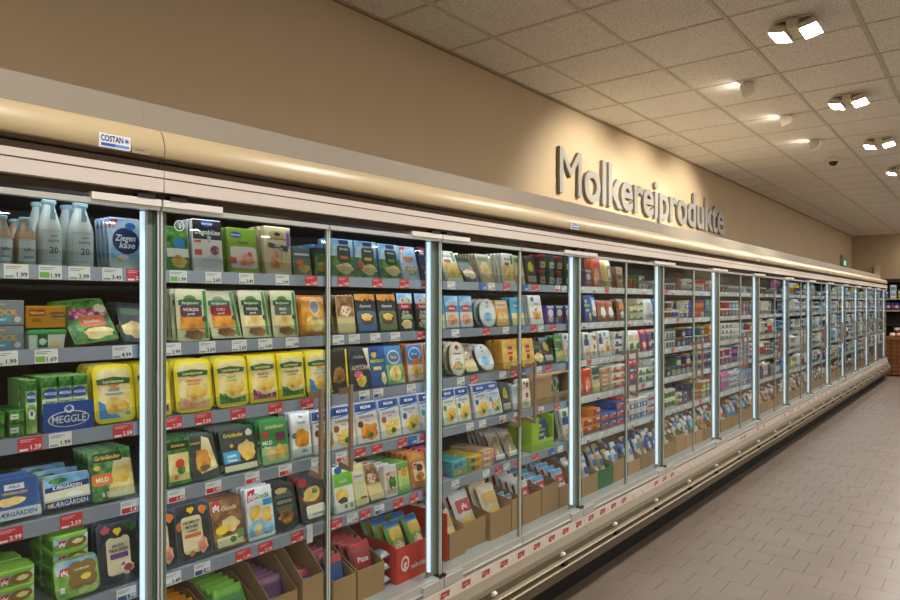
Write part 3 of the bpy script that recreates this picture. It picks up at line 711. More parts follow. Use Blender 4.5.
D('ggtub', 'butter_tub', 'tub', 'flat green margarine tub', 'tub', .10, .042, .08, '6FA648', [
  ('r', .0, .5, 1, 1, '*sky'), ('r', .0, .0, 1, .5, '*meadow'), ('e', .66, .5, .3, .45, '8A6A2E'), ('b', .7, .5, .16, .2, 'E8DDA0')] + LOGO(.24, .5, .13, 2.4), lid='8CBF4A')
D('gglid', 'butter_tub', 'tub', 'green margarine tub with clover lid facing out', 'tray', .115, .105, .045, '7FB24E', [
  ('q', .03, .03, .97, .97, '*meadow'), ('r', .05, .6, .95, .93, '*sky'), ('e', .5, .66, .2, .2, '8A6A2E'), ('e', .76, .66, .2, .2, '8A6A2E'), ('e', .5, .38, .2, .2, '8A6A2E'), ('e', .76, .38, .2, .2, '8A6A2E'), ('e', .63, .52, .2, .2, '8A6A2E'), ('t', .63, .66, .06, 'Landbutter', 'F0E0B0', .5), ('b', .7, .44, .12, .08, 'F2DC5A'), ('r', .1, .16, .2, .3, 'E8EEF4')] + LOGO(.22, .66, .11, 1), r=.02, well='8CBF4A')
D('heart', 'cheese_pack', 'cheese pack', 'dark blue pack with cream label and heart', 'tray', .125, .175, .024, '3F4A5C', [
  ('q', .03, .03, .97, .97, '*dark'), ('b', .2, .9, .12, .06, 'B84A5A'), ('b', .85, .88, .12, .07, '*herb'), ('q', .2, .16, .78, .76, 'E6D8B0'), ('q', .36, .74, .62, .94, '3A2418'), ('e', .45, .86, .06, .04, 'F0C820'), ('e', .53, .86, .06, .04, 'F0C820'), ('p', [(.395,.85),(.585,.85),(.49,.77)], 'F0C820'), ('t', .49, .62, .04, 'BERGER', '3A3228', .4), ('t', .49, .55, .055, 'TRAUFEIN', '2A2420', .48), ('q', .28, .42, .72, .5, '6A3E86'), ('b', .66, .24, .2, .1, '*mixed'), ('e', .7, .24, .1, .06, 'A83A5A')], r=.008)
D('heart2', 'cheese_pack', 'cheese pack', 'steel blue pack with cream and orange label', 'tray', .125, .175, .024, '4C586A', [
  ('q', .03, .03, .97, .97, '*dark'), ('b', .14, .62, .1, .07, 'E0803A'), ('b', .82, .84, .12, .08, 'E0803A'), ('q', .2, .12, .76, .76, 'E8DAAA'), ('q', .36, .78, .62, .96, '3A2418'), ('e', .45, .88, .06, .04, 'F0C820'), ('e', .53, .88, .06, .04, 'F0C820'), ('p', [(.395,.87),(.585,.87),(.49,.8)], 'F0C820'), ('t', .48, .66, .045, 'HEUMILCH', '3A3228', .44), ('t', .48, .58, .05, 'MÖHRE', '2A2420', .4), ('t', .48, .51, .04, 'mittelalt', '2A2420', .4), ('q', .26, .4, .7, .46, 'C86A2A'), ('b', .72, .22, .14, .13, '*ham'), ('b', .4, .12, .08, .05, 'E0803A')], r=.008)
# --- second and third door
D('greenp', 'cheese_pack', 'cheese pack', 'green and white cheese pack with blue dot', 'slab', .075, .14, .018, '3A8A40', [('r', .03, .55, .97, .97, '*herb'), ('e', .6, .62, .25, .12, '2F86C8'), ('r', .03, .3, .97, .5, 'E6EADC'), ('b', .5, .2, .35, .14, '*cheese')])
D('bayern', 'cheese_pack', 'cheese pack', 'white cheese pack with black chalkboard top', 'slab', .105, .17, .02, 'E4E2DC', [
  ('r', .02, .62, .98, .98, '22242A'), ('e', .5, .92, .2, .06, '2C62B4'), ('t', .5, .92, .035, 'Bayernland', 'F4F8FF', .34), ('t', .5, .76, .09, 'Dagoblüse', 'F0F0EC', .86, .2), ('p', [(.48,.7),(.62,.68),(.58,.55),(.5,.55)], 'B8C0C8'), ('r', .06, .56, .28, .6, 'E0622A'), ('r', .05, .32, .28, .42, 'D0343A'), ('e', .72, .42, .16, .09, '*berry'), ('b', .62, .22, .33, .1, 'C9C6D2'), ('b', .5, .14, .4, .06, 'D8D4E0')])
D('lime', 'cheese_pack', 'cheese pack', 'lime green cheese pack with ham picture', 'slab', .115, .155, .02, '86A63A', [
  ('r', .02, .6, .98, .98, '7C9E2E'), ('e', .3, .84, .2, .07, '2F4F8A'), ('t', .3, .84, .035, 'Bayernland', 'E8F0FF', .34), ('t', .5, .68, .06, 'Obazda', '3F5A1C', .6), ('q', .06, .1, .94, .58, 'D8CFC4'), ('b', .6, .28, .28, .14, '*ham'), ('r', .04, .2, .24, .34, 'D2485A'), ('b', .7, .42, .08, .06, 'D86A2A')])
D('brownp', 'cheese_pack', 'cheese pack', 'brown cheese pack with cream top', 'slab', .10, .145, .018, '9A6A48', [('r', .03, .65, .97, .97, 'CDB48A'), ('t', .5, .8, .06, 'Bonnesse', '3A2A1C', .7), ('r', .1, .45, .9, .6, '3A3A38'), ('b', .5, .22, .38, .15, '*ham')])
D('bonn', 'cheese_box', 'box', 'cream box with purple corner and cheese picture', 'slab', .11, .17, .03, 'DCC9A0', [
  ('r', .06, .05, .94, .95, 'E2D2A8'), ('e', .45, .82, .3, .1, 'D0B47E'), ('e', .47, .84, .12, .04, '3A3430'), ('t', .48, .75, .055, 'La Bonnesse', '2A2622', .66), ('r', .8, .55, .95, .93, 'B8A4CC'), ('r', .82, .6, .92, .88, '7A5AA0'), ('p', [(.1,.66),(.86,.6),(.86,.48),(.1,.56)], '35383A'), ('t', .46, .61, .05, 'Ofen', 'F2F0EA', .3), ('t', .5, .54, .04, 'NATUR', 'E0DCD0', .5), ('b', .32, .42, .2, .1, '*ham'), ('b', .34, .22, .2, .09, '*gold'), ('b', .72, .22, .2, .1, '*slice'), ('r', .56, .32, .62, .5, 'B8AC88')], r=.002)
D('yelgr', 'cheese_pack', 'cheese pack', 'grey green pack with orange spot', 'slab', .085, .105, .02, '6E7F62', [('r', .03, .6, .97, .97, '4F6A72'), ('b', .4, .4, .2, .16, 'E8742A'), ('b', .6, .25, .3, .14, '*cheese'), ('r', .1, .7, .9, .78, 'C8D0C0')])
D('bluecup', 'cheese_tub', 'tub', 'dark tub with blue lid', 'tub', .085, .12, .075, '36463E', [('r', .05, .1, .95, .9, '*herb'), ('e', .5, .4, .3, .2, 'C8A848')], lid='5A8CC8')
def berg(k, lab, txt, desc, ch='*cheese'):
    D(k, 'cheese_pack', 'cheese pack', desc, 'tray', .108, .165, .022, 'D9D3A4', [
      ('r', .04, .04, .96, .97, 'DAD5AC'), ('r', .86, .04, .97, .97, '2E8A48'), ('e', .45, .80, .2, .08, '6A8A3A'), ('p', [(.08,.68),(.82,.68),(.82,.78),(.45,.82),(.08,.78)], '24682E'), ('t', .45, .73, .05, 'Bergbauern', 'E4ECD0', .6), ('q', .12, .46, .8, .68, lab), ('t', .45, .60, .055, txt, 'F2EEE4', .58), ('t', .45, .52, .04, 'gereift', 'E4DED4', .4), ('r', .1, .22, .84, .46, ch), ('e', .86, .42, .08, .06, '4A4440'), ('b', .55, .12, .36, .09, '*board')], r=.008, well='4E9A50')
berg('berg_v', '5C2348', 'WÜRZIG', 'cream tray pack with purple label', '*gold'); berg('berg_r', 'A82434', 'CHILI', 'cream tray pack with red label', '*gold'); berg('berg_k', '3C423E', 'PFEFFER', 'cream tray pack with charcoal label', '*slice'); berg('berg_s', '5A625C', 'MILD', 'cream tray pack with grey label', '*slice')
D('bread', 'cheese_bag', 'cheese bag', 'orange glossy bag of smoked cheese', 'pillow', .125, .15, .035, 'D8822A', [('r', .06, .06, .94, .94, '*gold'), ('e', .52, .68, .2, .2, 'E8C8A0'), ('e', .52, .68, .15, .15, '8A8C90'), ('b', .52, .3, .34, .2, '*slice'), ('t', .6, .4, .06, 'RÄUCHER', '6A3A1A', .4), ('b', .25, .2, .1, .14, 'F2B84A')])
D('g_light', 'cheese_pack', 'cheese pack', 'bright green cheese pack with red tag', 'tray', .115, .155, .02, '4E9A56', [('r', .03, .03, .97, .97, '3E8E4A'), ('r', .03, .03, .97, .4, 'A8C890'), ('t', .55, .84, .08, 'Grünländer', 'E8E070', .7, .2), ('r', .06, .62, .3, .74, 'D43A3A'), ('t', .24, .5, .08, 'MILD', 'F2F6E8', .36), ('t', .24, .4, .06, 'Nuss', 'F2F6E8', .3), ('q', .56, .5, .9, .7, '7A2E4A'), ('b', .35, .22, .2, .14, '*slice'), ('b', .72, .26, .2, .16, '*cheese')], r=.008)
D('g_dark', 'cheese_pack', 'cheese pack', 'dark green pack with large cheese slice', 'tray', .125, .14, .02, '223C26', [('r', .03, .03, .97, .97, '*dark'), ('p', [(.55,.97),(.8,.9),(.97,.2),(.3,.12)], '*slice'), ('b', .45, .42, .3, .24, '*gold'), ('b', .5, .25, .2, .06, '6A4A2A'), ('q', .06, .76, .5, .9, '1A2E18'), ('t', .28, .83, .06, 'Grünländer', 'D8C040', .4)], r=.008)
D('g_blue', 'cheese_pack', 'cheese pack', 'green pack with bright blue label', 'tray', .14, .145, .02, '1F4A2A', [('r', .03, .03, .97, .97, '*dark'), ('r', .03, .03, .97, .16, 'E8E0B8'), ('q', .08, .76, .72, .92, '1A3A1C'), ('t', .4, .84, .08, 'Grünländer', 'E8C840', .58), ('r', .04, .22, .5, .48, '2C9ACC'), ('t', .27, .38, .07, 'Leicht', 'F0F8FF', .36), ('t', .27, .28, .06, 'Genuss', 'F0F8FF', .36), ('b', .72, .45, .24, .22, '*cheese'), ('e', .3, .6, .05, .04, 'E8D030'), ('b', .85, .85, .1, .08, 'C8D8C0')], r=.008)
D('g_tom', 'cheese_pack', 'cheese pack', 'green cheese pack with tomato picture', 'tray', .11, .15, .02, '2A5A2C', [('r', .03, .03, .97, .97, '*herb'), ('r', .1, .1, .9, .66, '*slice'), ('e', .55, .44, .18, .1, 'D8402A'), ('b', .6, .3, .16, .08, '*herb'), ('r', .06, .74, .94, .9, '17321A'), ('t', .5, .82, .06, 'Grünländer', 'E8D850', .7), ('e', .35, .18, .08, .05, 'E87A2A')], r=.008)
D('silver', 'cheese_bag', 'cheese bag', 'silvery crinkled pack with orange cheddar window', 'pillow', .115, .17, .02, 'C9CCCC', [('r', .05, .06, .95, .95, '*white'), ('t', .5, .88, .06, 'Fine', '4A4E50', .4), ('t', .52, .76, .05, 'Cheddar', '6A6E70', .6), ('b', .5, .44, .34, .2, '*gold'), ('t', .6, .16, .05, '200 g', '5A5E60', .4), ('e', .15, .5, .1, .06, '6A7A6A')])
def milram(k, c2, desc, ch='*cheese', mid='E6E2DA'):
    D(k, 'cheese_pack', 'cheese pack', desc, 'slab', .13, .165, .018, 'DEDBD4', [
      ('r', .02, .78, .98, .98, '1C4E96'), ('p', [(.02,.74),(.98,.82),(.98,.78),(.02,.70)], '3A86C8'), ('q', .16, .82, .84, .94, '142C58'), ('t', .5, .88, .07, 'MILRAM', 'E8EEF8', .56), ('r', .02, .04, .98, .72, mid), ('t', .5, .65, .06, 'BURLANDER', c2, .7), ('t', .5, .57, .035, 'würzig', c2, .4), ('b', .55, .28, .36, .2, ch), ('e', .2, .48, .12, .08, c2), ('b', .6, .2, .12, .07, '*herb'), ('b', .8, .4, .12, .08, ch)], r=.006)
milram('mil_br', '6A2E2A', 'white pack with navy top and brown print', '*gold'); milram('mil_or', 'A8562A', 'white pack with navy top and orange print', '*shred'); milram('mil_bl', '2C5A96', 'white pack with navy top and blue print', '*cheese'); milram('mil_tq', '2A9AB4', 'white pack with navy top and turquoise print', '*salad', 'DCE8EA'); milram('mil_gr', '4A8A3A', 'white pack with navy top and green print', '*cheese', 'EEF0E4')
D('ggbrown', 'cheese_pack', 'cheese pack', 'brown cheese pack with yellow burst', 'tray', .12, .165, .022, '5A3A24', [('r', .03, .03, .97, .97, '*board'), ('t', .6, .78, .09, 'Gouda', 'E8D8A0', .5, .2), ('b', .58, .46, .28, .14, '*slice'), ('e', .3, .38, .2, .08, 'F0D020'), ('r', .1, .06, .9, .24, 'D8D4A0'), ('e', .6, .16, .1, .06, '3A7A3A'), ('r', .74, .16, .96, .32, '6A8A4A')] + LOGO(.2, .84, .15, .8), r=.008)
D('gouda', 'cheese_pack', 'cheese pack', 'white and blue pack with holed cheese slices', 'slab', .118, .175, .018, 'E9ECEA', [('r', .02, .03, .98, .97, '*white'), ('r', .02, .08, .98, .4, '*sky'), ('t', .58, .82, .1, 'Gouda', '3C8A3C', .6, .2), ('r', .62, .62, .96, .74, '38A0D8'), ('q', .1, .38, .5, .66, '*cheese'), ('q', .54, .3, .88, .58, '*cheese'), ('q', .2, .1, .5, .28, '*slice'), ('t', .7, .1, .05, '400 g', '2A6AA8', .4)] + LOGO(.2, .85, .16, .8))
D('olive', 'cheese_pack', 'cheese pack', 'dark olive pack with brown bread picture', 'tray', .105, .165, .022, '3C4434', [('r', .03, .03, .97, .97, '*dark'), ('e', .5, .6, .42, .3, '5A6450'), ('q', .12, .52, .88, .68, '2A3028'), ('t', .5, .6, .06, 'KÖSTLICH', 'D8D8C8', .66), ('b', .5, .3, .34, .12, '*board'), ('b', .5, .2, .2, .06, '*gold'), ('b', .4, .84, .3, .06, 'C8B070')], r=.03)
D('redcirc', 'cheese_pack', 'cheese pack', 'dark round-top pack with cheese pasta picture', 'tray', .125, .165, .022, '3A3A36', [('r', .03, .03, .97, .97, '*dark'), ('b', .5, .56, .42, .22, '7A3A28'), ('b', .5, .6, .34, .17, '*cheese'), ('b', .6, .66, .1, .06, '*herb'), ('e', .2, .88, .16, .1, 'A82430'), ('q', .2, .08, .9, .36, 'E4E2C8'), ('t', .6, .16, .05, 'Aufschnitt', '4A5A3A', .5)], r=.02)
def blgr(k, tilt_col, desc, extra=()):
    D(k, 'cheese_pack', 'cheese pack', desc, 'slab', .125, .15, .018, '7FA6C4', [('r', .02, .55, .98, .98, '*sky'), ('r', .02, .03, .98, .55, '*herb'), ('q', .3, .4, .85, .82, '24402A'), ('t', .58, .74, .06, 'Almette', 'E8EEF4', .44), ('r', .42, .48, .74, .56, tilt_col), ('b', .6, .24, .36, .14, '*slice'), ('q', .38, .86, .78, .97, '24407A')] + list(extra))
blgr('alm_y', 'E0C030', 'sky blue and green cheese pack with red seal', [('e', .22, .34, .12, .12, 'D83A2A')]); blgr('alm_o', 'D8742A', 'sky blue and green pack with orange band'); blgr('alm_d', '7A9A3A', 'sky blue and dark green cheese pack')
D('wb_or', 'cheese_pack', 'cheese pack', 'pale blue pack with orange script', 'slab', .115, .15, .018, 'B9C9D8', [('r', .03, .5, .97, .97, '*sky'), ('r', .2, .55, .8, .68, 'D87A3A'), ('b', .55, .25, .36, .18, '*salad')] + LOGO(.22, .85, .16, .8))
D('navy', 'cheese_pack', 'cheese pack', 'navy pack with red logo and cream slice', 'slab', .11, .15, .018, '1E2F5A', [('t', .55, .66, .07, 'Le fin', 'D8E0F0', .6), ('t', .55, .56, .05, 'Brie', 'D8E0F0', .5), ('b', .6, .24, .34, .18, '*slice'), ('e', .2, .4, .1, .06, 'B82A3A'), ('b', .6, .26, .06, .05, '3A2A2A')] + LOGO(.22, .86, .16, .8) + LOGO(.7, .86, .16, .8))
def alpen(k, pl, desc):
    D(k, 'cheese_pack', 'cheese pack', desc, 'slab', .135, .16, .018, '23272E', [('r', .02, .78, .98, .98, '*gold'), ('p', [(.02,.74),(.98,.74),(.98,.8),(.7,.86),(.62,.8),(.5,.88),(.42,.8),(.02,.84)], '1A1C22'), ('t', .5, .68, .07, 'Alpenmark', 'D8DCE4', .66), ('q', .06, .05, .94, .55, pl), ('e', .5, .36, .36, .17, '5A3A24'), ('b', .5, .4, .26, .1, '*cheese')], r=.01)
alpen('alp_b', '3A6AA0', 'black and gold pack with blue plate'); alpen('alp_g', '6A7F4A', 'black and gold pack with green plate')
def schni(k, st, desc, pic):
    D(k, 'cheese_pack', 'cheese pack', desc, 'slab', .12, .165, .018, '1E2124', [('r', .02, .72, .98, .98, '*sky'), ('b', .5, .8, .4, .07, '*mixed'), ('q', .12, .58, .88, .72, 'C02A36'), ('t', .5, .65, .06, 'Bergader', 'F8E8E4', .6), ('t', .5, .5, .07, 'für die', 'E8E8E4', .4), ('t', .55, .41, .09, 'Schnitte', 'F2F2EE', .76), ('r', .2, .31, .9, .36, st), ('b', .5, .18, .34, .12, pic)])
schni('sch_g', '8ABF5A', 'black and red pack with green stripe', '*slice'); schni('sch_o', 'E09A3A', 'black and red pack with orange stripe', '*salad')
D('yedge', 'cheese_pack', 'cheese pack', 'black pack with bright yellow edge', 'slab', .10, .165, .014, '2A2620', [('b', .5, .4, .36, .2, '*board'), ('r', .9, .0, 1, 1, 'E8D020')], edge='E8D020')
D('raclb', 'cheese_pack', 'cheese pack', 'black raclette pack with pink spot', 'tray', .14, .165, .022, '24262A', [('r', .02, .02, .98, .98, '*dark'), ('t', .5, .78, .07, 'Hobelkäse', 'A8A8B0', .6), ('t', .52, .52, .1, 'ALPSTÜRM', 'C8B8A8', .8), ('e', .42, .36, .2, .09, 'D85A8A'), ('b', .55, .2, .24, .14, '*cheese'), ('p', [(.72,.98),(.98,.98),(.98,.4)], 'E8E0B8')], r=.006)
D('bluep', 'cheese_pack', 'cheese pack', 'royal blue pack with yellow band', 'slab', .11, .165, .018, '23509A', [('b', .3, .8, .16, .08, 'D8C040'), ('r', .05, .6, .95, .68, '*meadow'), ('r', .2, .42, .7, .5, 'E8D050'), ('b', .8, .2, .16, .16, '*slice'), ('q', .1, .86, .6, .96, '142C68')])
D('oval', 'cheese_pack', 'cheese pack', 'blue pack with white oval and pale cheese', 'slab', .13, .165, .018, '3F86B8', [('r', .02, .03, .98, .5, '*meadow'), ('e', .5, .7, .36, .18, 'E4E8EC'), ('e', .5, .7, .31, .145, '6A7A8E'), ('t', .5, .70, .07, 'Patros', 'F2F4F8', .5), ('b', .5, .28, .36, .2, '*slice'), ('b', .5, .22, .12, .07, '*cheese')])
D('orblue', 'cheese_pack', 'cheese pack', 'blue and orange pack with white circle', 'slab', .115, .165, .016, 'E8853A', [('r', .02, .5, .86, .98, '2F86D0'), ('e', .44, .74, .34, .18, 'F2F4F6'), ('e', .44, .74, .30, .155, '4A8AC8'), ('t', .44, .75, .06, 'Esrom', 'FFFFFF', .46), ('q', .3, .48, .72, .62, 'E8742A'), ('r', .02, .05, .86, .46, 'D8DCD0'), ('b', .44, .28, .34, .16, '*cheese')], edge='E07A2E')
D('tall_g', 'cheese_pack', 'cheese pack', 'pale green striped cheese pack', 'slab', .10, .165, .018, 'B8C8A0', [('r', .02, .7, .98, .98, '2F5A4A'), ('r', .1, .5, .9, .62, '4A5A6A'), ('b', .5, .25, .34, .18, '*slice')])
D('limew', 'cheese_pack', 'cheese pack', 'white pack with lime top and blue dot', 'slab', .115, .175, .02, 'E8EBE4', [('r', .02, .56, .98, .86, '7FCF3A'), ('e', .3, .92, .2, .08, '24508A'), ('b', .4, .36, .34, .16, '*cheese'), ('b', .4, .26, .26, .06, '4A4A44'), ('e', .5, .12, .08, .05, 'D86A3A'), ('e', .8, .12, .08, .05, '7AB05A'), ('t', .5, .68, .08, 'leicht', 'F4FAE8', .6)])
D('cream', 'cheese_pack', 'cheese pack', 'cream yellow hard cheese wedge pack', 'slab', .085, .165, .03, 'DCC98A', [('r', .04, .03, .96, .97, 'E0CE92'), ('r', .15, .55, .85, .8, 'E8E4D4'), ('t', .5, .7, .06, 'Emmentaler', '5A6A7A', .6), ('b', .5, .36, .3, .12, 'C8D0A8'), ('r', .4, .16, .86, .2, '3A3228')], r=.01)
D('tanp', 'cheese_pack', 'cheese pack', 'tan wedge pack with dark fruit picture', 'tray', .10, .15, .03, 'C4AC78', [('r', .04, .45, .96, .97, '*board'), ('b', .5, .6, .3, .14, '*mixed'), ('r', .04, .04, .96, .4, 'D8C48A')], r=.01)
D('whitebx', 'cheese_pack', 'cheese pack', 'white clip pack with red logo and tree picture', 'slab', .09, .13, .035, 'E8E6E2', [('r', .08, .1, .92, .8, 'D8B8A0'), ('b', .56, .45, .3, .2, '*herb'), ('t', .6, .3, .06, 'Bio', 'FFFFFF', .4)] + LOGO(.26, .68, .14, .8))
D('grn_og', 'cheese_pack', 'cheese pack', 'green gable pack with orange window', 'slab', .095, .13, .025, '7FB45A', [('r', .1, .15, .9, .8, 'C8D87A'), ('b', .6, .65, .24, .13, '*gold'), ('q', .3, .15, .9, .45, 'A8CF6A')] + LOGO(.24, .72, .13, .8))
D('orange', 'cheese_pack', 'cheese pack', 'orange gable pack with slice window', 'slab', .12, .15, .025, 'DC8434', [('p', [(.06,.78),(.94,.78),(.7,.98),(.3,.98)], 'E8A25A'), ('q', .2, .2, .85, .74, 'F0DCC0'), ('b', .6, .56, .2, .1, '5A3A24'), ('b', .55, .32, .24, .12, '*gold')] + LOGO(.34, .62, .11, .8))
D('pinkp', 'cheese_pack', 'cheese pack', 'pink cheese pack', 'slab', .10, .15, .025, 'D85A7A', [('q', .2, .2, .85, .7, 'E8D8A8'), ('b', .5, .4, .2, .14, '*ham')])
D('lying', 'cheese_pack', 'cheese pack', 'red framed pack lying flat', 'tray', .11, .11, .02, 'C8C0A0', [('q', .12, .12, .88, .88, '8A3038'), ('b', .5, .5, .3, .26, '*mixed')], r=.01)
# --- third and fourth door kinds
D('camem', 'cheese_pack', 'cheese pack', 'round-topped white pack with red crest', 'tray', .125, .16, .03, 'D8D4B8', [('e', .5, .5, .46, .46, '*slice'), ('e', .5, .5, .4, .42, 'ECECE4'), ('p', [(.34,.84),(.5,.92),(.66,.84),(.5,.74)], 'B82A36'), ('t', .5, .66, .06, 'Géramont', 'B82A36', .6), ('b', .5, .28, .28, .14, '*salad'), ('t', .5, .5, .05, 'cremig', '6A7A6A', .4)], r=.06)
D('roundc', 'cheese_pack', 'cheese pack', 'clear round-topped pack with blue print', 'tray', .135, .14, .03, 'C8CEC8', [('e', .5, .5, .46, .46, 'DCE0DC'), ('t', .5, .72, .08, 'ILE', '2A3A6A', .5), ('b', .5, .36, .28, .16, '*sky'), ('p', [(.42,.9),(.58,.9),(.5,.8)], 'B82A36')], r=.06)
D('saled', 'cheese_pack', 'cheese pack', 'orange and white flat cheese pack', 'slab', .11, .135, .018, 'E0A060', [('r', .06, .7, .94, .94, 'E8D0B0'), ('t', .5, .82, .07, 'Saint Albray', 'A8482A', .7), ('b', .5, .36, .36, .2, '*slice')])
D('skyp', 'cheese_pack', 'cheese pack', 'sky blue cheese pack', 'slab', .12, .15, .018, '4FA8CC', [('r', .03, .03, .97, .45, '*slice'), ('e', .5, .72, .36, .16, '2F88B8'), ('t', .5, .72, .08, 'Saint Agur', 'E8F4FA', .6)])
D('blueb', 'cheese_pack', 'cheese pack', 'blue pouch with red label', 'slab', .11, .155, .02, '3F96C8', [('r', .03, .7, .97, .97, '*sky'), ('e', .5, .62, .36, .1, 'B82A34'), ('t', .5, .62, .06, 'Rotkäpp', 'F4E8E0', .5), ('r', .03, .05, .97, .5, 'D8D2C0'), ('b', .5, .28, .34, .16, '*ham')])
D('orangep', 'cheese_pack', 'cheese pack', 'orange cheese pack with red shield', 'slab', .14, .15, .03, 'E8A23A', [('r', .03, .03, .97, .97, '*cheese'), ('q', .32, .22, .72, .86, 'E8C060'), ('q', .38, .5, .68, .78, 'C83A2A'), ('t', .53, .64, .08, 'Babybel', 'F8ECD0', .28), ('e', .53, .36, .12, .1, 'B82A2A')])
D('beigep', 'cheese_pack', 'cheese pack', 'beige waxed pack seen on edge', 'slab', .11, .155, .012, 'BFAE86', [('b', .5, .45, .36, .26, '*slice'), ('r', .1, .75, .9, .9, '6A7A4A')], edge='C8BA94')
D('wy', 'cheese_pack', 'cheese pack', 'white and yellow pack with red stamp', 'slab', .12, .16, .016, 'E8E4D4', [('r', .03, .1, .97, .6, '*cheese'), ('t', .5, .82, .08, 'Bergkäse', '2F6A3A', .7), ('r', .2, .6, .6, .7, 'B83A34'), ('r', .74, .64, .92, .94, '3F8A4A')])
D('whitec', 'cheese_pack', 'cheese pack', 'white pack with coloured cheese cubes', 'slab', .13, .165, .018, 'E4E2D8', [('e', .3, .86, .14, .08, '3A6A9A'), ('b', .55, .36, .38, .2, '*mixed'), ('b', .5, .3, .3, .12, '*gold'), ('t', .56, .7, .06, 'Würfel', '5A5A50', .6)])
D('purple', 'cream_cheese_tub', 'tub', 'purple snack tub', 'slab', .08, .105, .05, '5A3A8A', [('e', .5, .6, .36, .22, 'D8D0E8'), ('b', .5, .25, .34, .16, '*mixed'), ('r', .05, .86, .95, .97, 'C8C0D8')], r=.012)
D('navyt', 'cream_cheese_tub', 'tub', 'navy snack tub with red band', 'slab', .08, .105, .05, '2A3A78', [('e', .5, .6, .36, .2, 'E0D8D0'), ('r', .05, .2, .95, .36, 'C8343A'), ('r', .05, .86, .95, .97, 'C8C8D0')], r=.012)
D('jar', 'spread_jar', 'jar', 'small dark jar with red lid', 'tub', .062, .085, .062, '4A3A34', [('r', .05, .2, .95, .7, 'C8B8A0'), ('t', .5, .45, .2, 'Feta', '7A2A2A', .7)], lid='A82A36')
D('tin', 'spread_jar', 'jar', 'small green jar with white label', 'tub', .062, .085, .062, '4A6A3A', [('r', .05, .2, .95, .7, 'E0E4D8'), ('t', .5, .45, .2, 'Ziege', '2A5A2A', .7)], lid='38506A')
D('stackt', 'cheese_pack', 'cheese pack', 'shallow orange and white cheese tray', 'slab', .115, .028, .10, 'D8B48A', [('r', .02, .1, .98, .9, '*ham'), ('r', .1, .3, .6, .7, 'E8E0D0')], r=.006)
D('yelbx', 'cheese_box', 'box', 'flat yellow carton with blue print', 'slab', .11, .036, .09, 'DCC048', [('r', .04, .2, .4, .8, '2F5A8A'), ('b', .7, .5, .2, .26, 'E88A3A'), ('t', .5, .5, .3, 'Toast', '8A2A1A', .3)], r=.003)
D('teal', 'cheese_box', 'box', 'teal and green snack carton', 'slab', .11, .075, .08, '4FB0B8', [('r', .02, .05, .98, .5, '8FC85A'), ('r', .2, .2, .7, .42, 'E87A4A'), ('t', .45, .31, .14, 'Party', 'FFF4E0', .4), ('b', .2, .7, .12, .14, '7A4A9A'), ('b', .5, .75, .12, .1, '3A5AB0')], r=.003)
D('greyp', 'cheese_bag', 'cheese bag', 'clear grey bag with white seal', 'pillow', .10, .155, .022, '8E8A80', [('r', .1, .5, .9, .9, '*board'), ('b', .5, .7, .2, .12, '3A6A3A'), ('r', .1, .06, .9, .2, 'E4E4DC'), ('b', .3, .3, .14, .1, '*salad')])
D('darkp', 'cheese_pack', 'cheese pack', 'dark pack with green leaf', 'slab', .10, .155, .02, '3A3A34', [('b', .5, .6, .24, .2, 'C8B83A'), ('b', .5, .3, .34, .16, '*dark'), ('r', .1, .1, .9, .3, 'B8B4A0')])
D('paleb', 'cheese_pack', 'cheese pack', 'pale grey blue open carton', 'slab', .10, .13, .05, 'B9C4CC', [('r', .05, .05, .95, .5, 'D0D6DA'), ('r', .1, .6, .9, .9, 'A8B4BE')], r=.002)
D('lapac', 'cheese_pack', 'cheese pack', 'white pack with red cherries', 'slab', .09, .155, .02, 'E4E0D4', [('e', .7, .8, .16, .1, 'C8303A'), ('e', .4, .86, .1, .06, '3A8A4A'), ('e', .6, .45, .16, .1, 'C8303A'), ('b', .4, .2, .3, .12, '*salad')])
D('feta', 'feta_bag', 'cheese bag', 'green tinted bag in a carton window', 'pillow', .11, .15, .03, '9CB8A0', [('b', .5, .5, .4, .4, '*white'), ('b', .3, .6, .16, .2, '*herb'), ('b', .7, .4, .14, .2, '*herb')])
D('lpack', 'cheese_pack', 'cheese pack', 'long white pack with blue label', 'slab', .085, .185, .02, 'E0DCD0', [('r', .1, .5, .9, .74, '2F4F9A'), ('b', .5, .84, .3, .1, '*herb'), ('b', .5, .24, .36, .16, '*ham')])
D('redp', 'cheese_pack', 'cheese pack', 'orange red pouch with white figure', 'slab', .11, .18, .025, 'D8542A', [('b', .5, .4, .3, .24, '*ham'), ('r', .1, .7, .9, .9, 'C83A20'), ('b', .3, .25, .14, .14, 'F0E4D8')])
D('yelw', 'cheese_bag', 'cheese bag', 'yellow and white bag with blue oval', 'pillow', .13, .185, .035, 'E8E2C8', [('r', .05, .05, .3, .95, 'E8C83A'), ('e', .58, .5, .28, .3, 'F2C83A'), ('e', .58, .5, .23, .25, '2F5AA8'), ('e', .58, .5, .16, .18, 'F0F0F0'), ('b', .8, .15, .15, .1, 'C8342A')])
D('bluet', 'cheese_bag', 'cheese bag', 'blue triangle pouch with mozzarella picture', 'pillow', .13, .17, .035, '3A78B8', [('b', .5, .5, .24, .3, '*white'), ('b', .4, .3, .2, .12, '*salad'), ('r', .1, .05, .9, .15, '24508A')])
D('redw', 'cheese_bag', 'cheese bag', 'brown pouch with white cheese and red corner', 'pillow', .11, .14, .03, 'A86A50', [('b', .5, .4, .3, .24, '*white'), ('r', .1, .7, .9, .9, 'C84A3A')])
